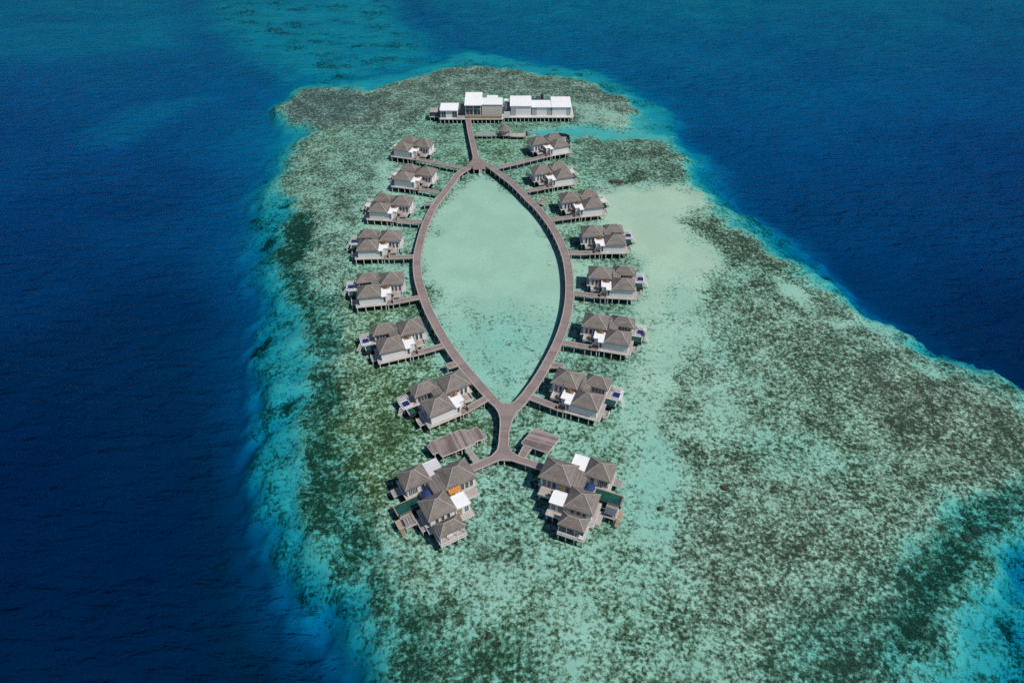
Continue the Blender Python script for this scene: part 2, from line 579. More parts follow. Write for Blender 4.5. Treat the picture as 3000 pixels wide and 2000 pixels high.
nx, ny = len(xs), len(ys)
idx = np.arange(nx * ny).reshape(ny, nx)
quads = np.stack([idx[:-1, :-1], idx[:-1, 1:], idx[1:, 1:], idx[1:, :-1]], -1).reshape(-1, 4)
me = bpy.data.meshes.new('seabed')
me.vertices.add(NV)
me.vertices.foreach_set('co', np.stack([gx, gy, -DEP], 1).ravel())
me.loops.add(quads.size)
me.loops.foreach_set('vertex_index', quads.ravel())
me.polygons.add(len(quads))
me.polygons.foreach_set('loop_start', np.arange(0, quads.size, 4))
me.polygons.foreach_set('loop_total', np.full(len(quads), 4))
me.polygons.foreach_set('use_smooth', np.ones(len(quads), bool))
me.update()
for nm, arr in (('coral', COR), ('tone', TON), ('deep_dim', DEEP_DIM)):
    at = me.attributes.new(nm, 'FLOAT', 'POINT')
    at.data.foreach_set('value', arr.astype(np.float32))
seabed = bpy.data.objects.new('seabed', me)
COL.objects.link(seabed)
tag(seabed, kind='structure')

m, nt = new_mat('sand_and_coral')
t = NT(nt)
pos = t.n('ShaderNodeNewGeometry').outputs['Position']
mp = t.n('ShaderNodeMapping')
mp.inputs['Scale'].default_value = (1, 1, .2)
t.l(pos, mp.inputs[0])
pos = mp.outputs[0]
ac = t.n('ShaderNodeAttribute', attribute_name='coral').outputs['Fac']
at_ = t.n('ShaderNodeAttribute', attribute_name='tone').outputs['Fac']
nA = t.noise(pos, .46, 5, .66, .12)
nB = t.noise(pos, .10, 4, .55)
nC = t.noise(pos, .95, 5, .68)
nE = t.noise(pos, 1.5, 4, .65)
p = t.math('ADD', t.math('MULTIPLY', nA, .34), t.math('MULTIPLY', nB, .24))
p = t.math('ADD', p, t.math('MULTIPLY', nE, .34))
p = t.math('ADD', p, t.math('MULTIPLY', nC, .44))          # mean .68
p = t.math('MULTIPLY', t.math('SUBTRACT', p, .68), 11.0)
x = t.math('ADD', p, t.math('MULTIPLY', t.math('SUBTRACT', ac, .5), 2.3))
x = t.math('SUBTRACT', x, t.math('MULTIPLY', t.math('LESS_THAN', ac, .02), 4.0))
f1 = t.smooth(x, -.9, .2)
f2 = t.smooth(x, -.05, .85)
nS = t.noise(pos, .06, 4, .6)
sand = t.mix(t.smooth(nS, .35, .65), (.645, .605, .44), (.73, .685, .50))
sand = t.mix(t.math('MULTIPLY', t.smooth(nC, .35, .7), .35), sand, (.50, .50, .37))
sand = t.mix(t.math('MULTIPLY', t.smooth(nE, .42, .66), .35), sand, (.46, .47, .35))
# tone: -1 green weed, 0 neutral, +1 grey mauve
tg = t.math('MULTIPLY', at_, -1.0, True)
tm = t.math('MULTIPLY', at_, 1.0, True)
rub = t.mix(tg, t.mix(tm, (.27, .25, .155), (.27, .235, .19)), (.19, .215, .09))
cor = t.mix(tg, t.mix(tm, (.046, .044, .024), (.10, .084, .072)), (.045, .060, .020))
nD = t.noise(pos, 2.3, 4, .7)
cor = t.mix(t.smooth(nC, .5, .75), cor, t.mix(.45, cor, (.12, .085, .045)))
cor = t.mix(t.math('MULTIPLY', t.smooth(nD, .48, .72), .55), cor, rub)
c = t.mix(f1, sand, rub)
c = t.mix(f2, c, cor)
adim = t.n('ShaderNodeAttribute', attribute_name='deep_dim').outputs['Fac']
c = t.mix(adim, c, (.05, .165, .045))  # deep-water dimming painted into the bottom colour
bs = t.n('ShaderNodeBump')
bs.inputs['Distance'].default_value = .35
bs.inputs['Strength'].default_value = .45
t.l(t.math('MULTIPLY', t.math('ADD', nA, t.math('MULTIPLY', nC, .4)), t.math('ADD', ac, .1)), bs.inputs['Height'])
dif = t.n('ShaderNodeBsdfDiffuse')
t.l(c, dif.inputs['Color'])
t.l(bs.outputs[0], dif.inputs['Normal'])
t.out(dif.outputs[0])
me.materials.append(m)

# water: a closed body with a rippled clear surface and a real absorbing volume
m, nt = new_mat('sea_water')
t = NT(nt)
pos = t.n('ShaderNodeNewGeometry').outputs['Position']


def mapped(sx, sy, rz):
    mp = t.n('ShaderNodeMapping')
    mp.inputs['Scale'].default_value = (sx, sy, 1)
    mp.inputs['Rotation'].default_value = (0, 0, rz)
    t.l(pos, mp.inputs[0])
    return mp.outputs[0]


w1 = t.noise(mapped(.10, .27, R(24)), 1, 4, .6, .4)
w2 = t.noise(mapped(.4, .8, R(14)), 1, 4, .6, .3)
w3 = t.noise(mapped(.008, .02, R(-20)), 1, 3, .5)
h = t.math('ADD', t.math('MULTIPLY', w1, 2.3), t.math('MULTIPLY', w2, .42))
h = t.math('MULTIPLY', h, t.math('ADD', t.math('MULTIPLY', w3, 1.2), .25))
h = t.math('MULTIPLY', h, t.n('ShaderNodeAttribute', attribute_name='chop').outputs['Fac'])
b = t.n('ShaderNodeBump')
b.inputs['Distance'].default_value = 1.0
b.inputs['Strength'].default_value = .8
t.l(h, b.inputs['Height'])
fr = t.n('ShaderNodeFresnel')
fr.inputs['IOR'].default_value = 1.33
t.l(b.outputs[0], fr.inputs['Normal'])
gl = t.n('ShaderNodeBsdfGlossy')
gl.inputs['Roughness'].default_value = .22
t.l(b.outputs[0], gl.inputs['Normal'])
tr = t.n('ShaderNodeBsdfTransparent')
# what the wavelet reflects is missing from what it lets through
lost = t.math('SUBTRACT', 1.0, t.math('MULTIPLY', fr.outputs[0], .95), True)
t.l(t.mix(lost, (0, 0, 0), (1, 1, 1)), tr.inputs['Color'])
t.l(t.mix(t.math('MULTIPLY', fr.outputs[0], .045), (0, 0, 0), (1, 1, 1)), gl.inputs['Color'])
mx = t.n('ShaderNodeAddShader')
t.l(tr.outputs[0], mx.inputs[0])
t.l(gl.outputs[0], mx.inputs[1])
o = t.out(mx.outputs[0])
va = t.n('ShaderNodeVolumeAbsorption')
ABS = (.36, .071, .022)
va.inputs['Density'].default_value = ABS[0]
va.inputs['Color'].default_value = (0, 1 - ABS[1] / ABS[0], 1 - ABS[2] / ABS[0], 1)
t.l(va.outputs[0], o.inputs['Volume'])
S0, DEEP = 9000, -60
wxs = np.concatenate([[-S0], xs[::3][(xs[::3] > -S0) & (xs[::3] < S0)], [S0]])
wys = np.concatenate([[-7000], ys[::3][(ys[::3] > -7000) & (ys[::3] < S0)], [S0]])
WXG, WYG = np.meshgrid(wxs, wys)
ax_, ay_ = WXG.ravel(), WYG.ravel()
ii = np.clip(np.searchsorted(xs, ax_), 0, len(xs) - 1)
jj = np.clip(np.searchsorted(ys, ay_), 0, len(ys) - 1)
# the reef shelters its own flat: waves need deep water
CHOP = .10 + .90 * np.clip((DEP0[jj * len(xs) + ii] - 1.6) / 6.5, 0, 1)
nwx, nwy = len(wxs), len(wys)
top = np.arange(nwx * nwy).reshape(nwy, nwx)
fq = np.stack([top[:-1, :-1], top[:-1, 1:], top[1:, 1:], top[1:, :-1]], -1).reshape(-1, 4).tolist()
vco = np.stack([ax_, ay_, np.zeros_like(ax_)], 1).tolist()
ring = [int(k) for k in top[0, :]] + [int(k) for k in top[1:, -1]] + [int(k) for k in top[-1, -2::-1]] + [int(k) for k in top[-2:0:-1, 0]]
base = len(vco)
vco += [[vco[k][0], vco[k][1], DEEP] for k in ring]
nr = len(ring)
for k in range(nr):
    q_ = (k + 1) % nr
    fq.append([ring[k], base + k, base + q_, ring[q_]])
fq.append([base + k for k in range(nr - 1, -1, -1)])
wme = bpy.data.meshes.new('water')
wme.from_pydata(vco, [], fq)
wat = wme.attributes.new('chop', 'FLOAT', 'POINT')
wat.data.foreach_set('value', np.concatenate([CHOP, np.full(nr, 1.0)]).astype(np.float32))
wme.materials.append(m)
water = bpy.data.objects.new('water', wme)
COL.objects.link(water)
tag(water, kind='structure')

# ------------------------------------------------------------------ parts shared by all buildings


def hip_roof(root, u0, u1, v0, v1, ze, zr, mir, name='roof', cap=True, ridge=None):
    b = MB(mir)
    du, dv = u1 - u0, v1 - v0
    h = min(du, dv) / 2
    if ridge == 'u' or (ridge is None and du >= dv):
        r0, r1 = (u0 + h, (v0 + v1) / 2, zr), (u1 - h, (v0 + v1) / 2, zr)
    else:
        r0, r1 = ((u0 + u1) / 2, v0 + h, zr), ((u0 + u1) / 2, v1 - h, zr)
    c = [(u0, v0, ze), (u1, v0, ze), (u1, v1, ze), (u0, v1, ze)]
    if ridge == 'u' or (ridge is None and du >= dv):
        if (Vector(r0) - Vector(r1)).length < .02:
            fs = [[c[0], c[1], r0], [c[1], c[2], r0], [c[2], c[3], r0], [c[3], c[0], r0]]
        else:
            fs = [[c[0], c[1], r1, r0], [c[1], c[2], r1], [c[2], c[3], r0, r1], [c[3], c[0], r0]]
        hips = [(c[0], r0), (c[3], r0), (c[1], r1), (c[2], r1)]
    else:
        fs = [[c[0], c[1], r0], [c[1], c[2], r1, r0], [c[2], c[3], r1], [c[3], c[0], r0, r1]]
        hips = [(c[0], r0), (c[1], r0), (c[2], r1), (c[3], r1)]
    for f in fs:
        b.face(f)
    zb = ze - .2
    for i in range(4):
        p, q = c[i], c[(i + 1) % 4]
        b.face([(p[0], p[1], zb), (q[0], q[1], zb), q, p])
    b.face([(p[0], p[1], zb) for p in reversed(c)])
    o = b.build(name, M['shingle'], root)
    if cap:
        k = MB(mir)
        for a, e in hips:
            k.beam((a[0], a[1], a[2] + .03), (e[0], e[1], e[2] + .03), .26, .09)
        if (Vector(r0) - Vector(r1)).length > .1:
            k.beam((r0[0], r0[1], r0[2] + .04), (r1[0], r1[1], r1[2] + .04), .28, .1)
        k.build('hip_cap', M['cap'], o)
    return o


def window(root, axis_, c, a0, a1, z0, z1, mir, out, panes=1):
    """a framed window on a wall plane; axis_ 'u' = wall at constant v=c, 'v' = wall at constant u=c; out = outward sign"""
    f, g = MB(mir), MB(mir)
    t_ = .07

    def bx(b, p0, p1, q0, q1, d0, d1):
        lo, hi = sorted((c + out * d0, c + out * d1))
        if axis_ == 'u':
            b.box(p0, p1, lo, hi, q0, q1)
        else:
            b.box(lo, hi, p0, p1, q0, q1)
    bx(f, a0 - t_, a1 + t_, z1, z1 + t_, 0.003, .09)
    bx(f, a0 - t_, a1 + t_, z0 - t_, z0, 0.003, .12)
    bx(f, a0 - t_, a0, z0, z1, 0.003, .09)
    bx(f, a1, a1 + t_, z0, z1, 0.003, .09)
    for k in range(1, panes):
        x = a0 + (a1 - a0) * k / panes
        bx(f, x - .05, x + .05, z0, z1, .031, .085)
    w = f.build('window', M['frame'], root)
    bx(g, a0, a1, z0, z1, .004, .03)
    g.build('pane', M['glass'], w)
    return w


def piles(root, pts, mir, ztop=1.42, r=.15, zb=-2.2):
    for (x, y) in pts:
        MB(mir).cyl(x, y, zb, ztop, r, 8).build('pile', M['concrete'], root)


def slab(root, name, poly, z0, z1, mir, mat, ang=0.0, rim=True):
    o = MB(mir).prism(poly, z0, z1, ang).build(name, mat, root)
    if rim:
        k = MB(mir)
        n = len(poly)
        area = sum(poly[i][0] * poly[(i + 1) % n][1] - poly[(i + 1) % n][0] * poly[i][1] for i in range(n))
        for i in range(n):
            a, b = Vector((*poly[i], 0)), Vector((*poly[(i + 1) % n], 0))
            d = (b - a).normalized()
            nrm = Vector((d.y, -d.x, 0)) * (1 if area > 0 else -1)
            off = nrm * .045
            zc = (z0 + z1) / 2
            k.beam((a.x + off.x - d.x * .0, a.y + off.y, zc), (b.x + off.x, b.y + off.y, zc), .08, z1 - z0 + .06)
        k.build('edge_board', M['fascia'], o)
    return o


def box_part(root, name, mat, mir, *boxes):
    b = MB(mir)
    for q in boxes:
        b.box(*q)
    return b.build(name, mat, root)


def railing(root, pts, z0, mir, mat, h=.95, posts=True):
    b = MB(mir)
    for i in range(len(pts) - 1):
        a, c = Vector((*pts[i], 0)), Vector((*pts[i + 1], 0))
        b.beam((a.x, a.y, z0 + h), (c.x, c.y, z0 + h), .07, .06)
        b.beam((a.x, a.y, z0 + h * .5), (c.x, c.y, z0 + h * .5), .04, .04)
        n = max(1, int((c - a).length / 1.0))
        for k in range(n + 1):
            p = a.lerp(c, k / n)
            b.beam((p.x, p.y, z0), (p.x, p.y, z0 + h - .03), .06, .06)
    return b.build('railing', mat, root)


def ladder_stair(root, u, v, du, dv, w, z0, z1, mir, mat, name='stair'):
    """straight stair from (u,v,z1) down to (u+du,v+dv,z0)"""
    b = MB(mir)
    d = Vector((du, dv, 0))
    n = d.normalized()
    s = Vector((-n.y, n.x, 0)) * w / 2
    for sg in (-1, 1):
        b.beam((u + s.x * sg, v + s.y * sg, z1 - .1), (u + du + s.x * sg, v + dv + s.y * sg, z0 - .1), .08, .2)
    steps = 6
    for k in range(steps):
        q = (k + .5) / steps
        c = Vector((u, v, z1)) + Vector((du, dv, z0 - z1)) * q
        b.beam((c.x - s.x, c.y - s.y, c.z), (c.x + s.x, c.y + s.y, c.z), .28, .05)
    return b.build(name, mat, root)


ZD = 1.62


def make_villa(mir):
    r = empty('overwater_villa')
    W = M['wall']
    # --- decks
    slab(r, 'deck', [(-.8, -.45), (9.7, -.45), (9.7, .35), (8.3, .35), (8.3, 7.1), (-.8, 7.1)], ZD - .22, ZD, mir, M['deck'])
    slab(r, 'deck', [(8.45, 6.35), (16.9, 6.35), (16.9, 13.9), (8.45, 13.9)], ZD - .22, ZD, mir, M['deck'], PI / 2)
    slab(r, 'deck', [(-.9, 9.95), (8.3, 9.95), (8.3, 15.1), (-.9, 15.1)], ZD - .22, ZD, mir, M['deck'])
    slab(r, 'terrace', [(.12, 7.25), (8.3, 7.25), (8.3, 9.8), (.12, 9.8)], ZD - .2, ZD - .02, mir, M['deck'], PI / 2)
    slab(r, 'terrace', [(12.4, 3.2), (15.4, 3.2), (15.4, 6.2), (12.4, 6.2)], ZD - .2, ZD + .02, mir, M['deck'])
    slab(r, 'entry_deck', [(9.85, -.6), (12.25, -.6), (12.25, 6.2), (8.45, 6.2), (8.45, .5), (9.85, .5)], ZD - .22, ZD - .01, mir, M['boards'])
    # --- walls (three wings and the flat-roofed hall)
    w = box_part(r, 'wall', W, mir, (.5, 8.2, .5, 6.8, ZD, 4.32))
    window(r, 'v', .5, 1.2, 2.4, 2.0, 3.9, mir, -1)
    window(r, 'v', .5, 3.2, 5.9, 1.75, 3.9, mir, -1, 3)
    box_part(r, 'wall', W, mir, (8.7, 16.1, 6.65, 13.2, ZD, 4.42))
    for a in (11.9, 13.15, 14.55):
        window(r, 'u', 6.65, a, a + .75, 1.8, 3.7, mir, -1)
    window(r, 'v', 16.1, 9.2, 9.8, 2.2, 3.9, mir, 1)
    box_part(r, 'wall', W, mir, (.3, 7.1, 10.35, 14.6, ZD, 3.95))
    window(r, 'u', 10.35, .8, 4.7, 1.75, 3.75, mir, -1, 4)
    window(r, 'v', .3, 11.2, 13.6, 1.75, 3.7, mir, -1, 2)
    box_part(r, 'wall', W, mir, (8.25, 10.0, .5, 1.75, ZD, 4.0))
    box_part(r, 'wall', W, mir, (8.25, 11.6, 1.752, 5.1, ZD, 4.0))
    window(r, 'u', .5, 8.95, 9.6, 1.9, 3.75, mir, -1)
    box_part(r, 'door', M['darkwood'], mir, (11.603, 11.68, 2.6, 4.0, ZD, 3.75))
    # --- roofs
    hip_roof(r, 0, 8.3, 0, 7.3, 4.4, 7.1, mir)
    hip_roof(r, 8.2, 16.7, 6.1, 13.8, 4.5, 7.3, mir)
    hip_roof(r, -.3, 7.6, 9.8, 15.2, 4.05, 6.2, mir, ridge='u')
    b = MB(mir)                                        # low valley roof that ties the wings together
    q = [(4.9, 7.35, 4.0), (7.9, 7.35, 4.75), (7.9, 12.6, 4.75), (4.9, 12.6, 4.0)]
    b.face(q)
    b.face([(p[0], p[1], p[2] - .25) for p in reversed(q)])
    for i in range(4):
        p1, p2 = q[i], q[(i + 1) % 4]
        b.face([(p1[0], p1[1], p1[2] - .25), (p2[0], p2[1], p2[2] - .25), p2, p1])
    b.build('valley_roof', M['shingle'], r)
    # --- white flat roof, L-shaped, with a planter well against the rear wing
    fr = MB(mir)
    zf = 4.02
    fr.prism([(8.35, -.05), (10.2, -.05), (10.2, 1.6), (11.9, 1.6), (11.9, 5.3), (11.3, 5.3), (11.3, 4.35), (8.9, 4.35), (8.9, 5.3), (8.35, 5.3)], zf, zf + .22)
    flat = fr.build('flat_roof', M['roofwhite'], r)
    k = MB(mir)
    for a, c in (((8.35, -.05), (10.2, -.05)), ((10.2, -.05), (10.2, 1.6)), ((10.2, 1.6), (11.9, 1.6)), ((11.9, 1.6), (11.9, 5.3))):
        k.beam((a[0], a[1], zf + .25), (c[0], c[1], zf + .25), .14, .12)
    k.build('parapet', M['roofwhite'], flat)
    box_part(r, 'planter', M['tan'], mir, (8.95, 11.25, 4.4, 4.55, 4.0, 4.5), (8.95, 9.1, 4.55, 5.5, 4.0, 4.5), (11.1, 11.25, 4.55, 5.5, 4.0, 4.5), (9.1, 11.1, 4.55, 5.5, 4.0, 4.35))
    # --- entry canopy and screen
    c = MB(mir)
    q = [(11.75, 2.0, 3.5), (13.4, 3.3, 3.0), (13.4, 5.0, 3.0), (11.75, 4.4, 3.5)]
    c.face(q)
    c.face([(p[0], p[1], p[2] - .08) for p in reversed(q)])
    for i in range(4):
        p1, p2 = q[i], q[(i + 1) % 4]
        c.face([(p1[0], p1[1], p1[2] - .08), (p2[0], p2[1], p2[2] - .08), p2, p1])
    for px, py in ((13.3, 3.4), (13.3, 4.9)):
        c.beam((px, py, ZD), (px, py, 2.95), .1, .1)
    c.build('entry_canopy', M['tan'], r)
    box_part(r, 'screen', M['tan'], mir, (11.5, 12.1, .9, 1.0, ZD, 3.0), (12.1, 12.2, -.3, 1.0, ZD, 2.7))
    # --- terrace parapet and railing
    box_part(r, 'parapet', M['fascia'], mir, (12.6, 15.45, 3.02, 3.15, ZD - .1, 2.25), (15.45, 15.58, 3.02, 6.2, ZD - .1, 2.25))
    # --- pool
    p = MB(mir)
    p.box(-3.5, .0, 7.2, 7.42, .25, ZD - .08)
    p.box(-3.5, .0, 9.6, 9.82, .25, ZD - .08)
    p.box(-3.5, -3.26, 7.42, 9.6, .25, ZD - .08)
    p.box(-.2, .0, 7.42, 9.6, .25, ZD - .08)
    p.box(-3.26, -.2, 7.42, 9.6, .25, .5)
    pool = p.build('pool', M['basin'], r)
    MB(mir).box(-3.24, -.22, 7.44, 9.58, 1.28, ZD - .2).build('pool_water', M['pool'], pool)
    kk = MB(mir)
    kk.beam((-3.5, 9.72, ZD - .06), (0, 9.72, ZD - .06), .24, .05)
    kk.beam((-3.4, 7.2, ZD - .06), (-3.4, 9.6, ZD - .06), .2, .05)
    kk.build('coping', M['fascia'], pool)
    # --- lounge platform over the water
    slab(r, 'sun_platform', [(-4.3, 10.1), (-1.0, 10.1), (-1.0, 14.9), (-4.3, 14.9)], ZD - .2, ZD, mir, M['fascia'], 0)
    s = MB(mir)
    for k_ in range(7):
        u = -4.05 + k_ * .45
        s.box(u, u + .2, 12.9, 14.8, 2.52, 2.58)
    for u in (-4.15, -1.25):
        for v in (12.95, 14.7):
            s.box(u, u + .1, v, v + .1, ZD, 2.51)
    s.build('pergola', M['fascia'], r)
    ladder_stair(r, -4.3, 11.2, -1.5, -1.6, 1.1, .1, ZD, mir, M['fascia'])
    # --- low swimming platform west of the front wing
    slab(r, 'swim_platform', [(-2.5, 2.2), (-1.12, 2.2), (-1.12, 5.1), (-2.5, 5.1)], .85, 1.02, mir, M['greydeck'])
    railing(r, [(-2.5, 5.0), (-2.5, 3.4)], 1.02, mir, M['frame'], .8)
    # --- piles
    piles(r, [(-.5, -.33), (2.4, -.33), (5.4, -.33), (7.8, -.33), (9.4, -.3), (-.6, 3), (3.5, 3), (7.5, 3), (-.6, 6.5), (3.5, 6.5),
              (10.3, -.4), (12.0, -.4), (12.8, 3.5), (15.1, 3.5), (8.9, 7), (12.6, 6.7), (16.5, 6.7), (16.5, 10.2), (16.5, 13.5), (12.6, 13.5),
              (8.8, 13.5), (-.5, 14.7), (4, 14.7), (-3.9, 14.5), (-3.9, 10.6)], mir)
    piles(r, [(-2.3, 2.4), (-2.3, 4.9)], mir, .85, .1)
    return r


def leafy(root, name, c, rad, n, size, mat, mir, seed, flat=.7):
    rnd = random.Random(seed)
    b = MB(mir)
    for k in range(n):
        th, ph = rnd.uniform(0, 2 * PI), math.acos(rnd.uniform(-.5, 1))
        rr = rad * (.35 + .65 * rnd.random() ** .5)
        p = Vector((c[0] + rr * math.sin(ph) * math.cos(th), c[1] + rr * math.sin(ph) * math.sin(th), c[2] + rr * flat * math.cos(ph)))
        a = Vector((rnd.uniform(-1, 1), rnd.uniform(-1, 1), rnd.uniform(-.6, .6))).normalized() * size * rnd.uniform(.6, 1.4)
        e = Vector((rnd.uniform(-1, 1), rnd.uniform(-1, 1), rnd.uniform(-.6, .6))).normalized() * size * .5
        b.face([p - a * .5, p + e * .5, p + a * .6, p - e * .5])
    return b.build(name, mat, root)


def make_court_tree(mir):
    r = empty('courtyard_tree')
    t_ = MB(mir)
    t_.beam((0, 0, 0), (.1, .1, .9), .12, .12)
    for k in range(5):
        a = k * 1.26
        t_.beam((.1, .1, .8), (.1 + .8 * math.cos(a), .1 + .5 * math.sin(a), 1.5), .06, .06)
    t_.build('trunk', M['darkwood'], r)
    leafy(r, 'crown', (.1, .05, .9), .75, 90, .34, M['gold'], mir, 5, .6)
    leafy(r, 'undergrowth', (-.1, 0, .3), .8, 60, .3, M['brownleaf'], mir, 8, .3)
    return r


def make_daybed(mir):
    r = empty('daybed')
    f = MB(mir)
    f.box(-1.2, 1.2, -1.05, 1.05, .22, .36)
    for u in (-1.15, 1.0):
        for v in (-1.0, .85):
            f.box(u, u + .15, v, v + .15, 0, .22)
    f.box(-1.2, 1.2, .95, 1.05, .36, .75)
    f.build('frame', M['frame'], r)
    MB(mir).box(-1.0, 1.0, -.85, .9, .362, .58).build('mattress', M['blue'], r)
    c = MB(mir)
    c.box(-.9, -.1, .5, .86, .583, .74)
    c.box(.05, .85, .5, .86, .583, .74)
    c.build('pillow', M['blue'], r)
    return r


# pose of every villa: x, y, heading (deg), mirror
POSE = {
 'L1': (-57.2, 305.8, -16.5, 1), 'L2': (-53.1, 275.9, -13.3, 1), 'L3': (-59.7, 247.8, -6.1, 1), 'L4': (-59.45, 218.7, 2.8, 1),
 'L5': (-53.9, 188.9, 9.6, 1), 'L6': (-41.8, 160.05, 20.0, 1), 'L7': (-23.42, 132.92, 30.8, 1),
 'R1': (28.0, 309.9, 20.2, -1), 'R2': (27.9, 278.3, 15.8, -1), 'R3': (38.4, 251.4, 8.7, -1), 'R4': (44.3, 222.8, 1.2, -1),
 'R5': (43.6, 193.4, -5.3, -1), 'R6': (37.65, 163.8, -14.3, -1), 'R7': (24.8, 135.3, -21.8, -1)}
ORD = ['farthest', 'second farthest', 'third farthest', 'middle', 'third nearest', 'second nearest', 'nearest']
ZMAP = True
protos = {1: make_villa(1), -1: make_villa(-1)}
ZMAP = False
ZD = 2.0
ptree = {1: make_court_tree(1), -1: make_court_tree(-1)}
pbed = {1: make_daybed(1), -1: make_daybed(-1)}
used = set()
LOOK = {'L1': 'at the end of a long walkway', 'R1': 'beside the dark curved screen'}


def world(pose, u, v, z=0.0):
    x, y, a, mr = pose
    a = R(a)
    u *= mr
    return Vector((x + u * math.cos(a) - v * math.sin(a), y + u * math.sin(a) + v * math.cos(a), z))


def take(kind, store, mr):
    key = (kind, mr)
    if key in used:
        return copy_tree(store[mr])
    used.add(key)
    return store[mr]


todo = []
for kx, pose in POSE.items():
    i = int(kx[1]) - 1
    side = 'left' if kx[0] == 'L' else 'right'
    todo.append((kx, pose, i, side))
for kx, pose, i, side in todo:
    mr = pose[3]
    o = take('villa', protos, mr)
    o.location = (pose[0], pose[1], 0)
    o.rotation_euler = (0, 0, R(pose[2]))
    extra = (', ' + LOOK[kx]) if kx in LOOK else ''
    tag(o, f'{ORD[i]} grey shingled villa of the {side} row{extra}', 'villa', 'stilt villas along the lagoon boardwalk')
    tr_ = take('tree', ptree, mr)
    tr_.location = world(pose, 10.1, 4.9, 5.3)
    tr_.rotation_euler = (0, 0, R(pose[2]))
    tag(tr_, f'ochre leafy bush on the white roof of the {ORD[i]} villa in the {side} row', 'bush', 'bushes on the villa roofs')
    if kx not in ('L1', 'L2', 'L3', 'R1', 'R2', 'R3'):
        bd = take('bed', pbed, mr)
        bd.location = world(pose, -2.65, 11.5, ZD)
        bd.rotation_euler = (0, 0, R(pose[2]))
        tag(bd, f'white daybed with blue mattress beside the {ORD[i]} villa in the {side} row', 'daybed', 'blue daybeds beside the villas')

oc = empty('folded_parasol', world(POSE['R6'], -4.0, 10.35, ZD), R(POSE['R6'][2]))
b = MB()
b.cyl(0, 0, .25, 1.0, .32, 8, .40)
b.cyl(0, 0, 1.0, 2.1, .40, 8, .12)
b.build('canvas', M['orange'], oc)
MB().cyl(0, 0, 0, 2.3, .05, 6).build('pole', M['frame'], oc)
tag(oc, 'folded orange parasol at the platform corner of the second nearest right villa', 'parasol')

# dark curved privacy screen behind the farthest right villa
s = empty('privacy_screen', (0, 0, 0))
pts = [un(x, y, 3.0) for x, y in ((1618, 398.5), (1640, 397.5), (1657, 399.5), (1668, 405), (1669, 424))]
b = MB()
for a, c in zip(pts[:-1], pts[1:]):
    b.beam((a.x, a.y, 3.1), (c.x, c.y, 3.1), .08, 2.6)
b.build('panel', M['mesh'], s)
for a in pts:
    MB().beam((a.x, a.y, -2), (a.x, a.y, 4.6), .16, .16).build('post', M['darkwood'], s)
tag(s, 'dark curved slatted screen standing behind the farthest right villa', 'screen')


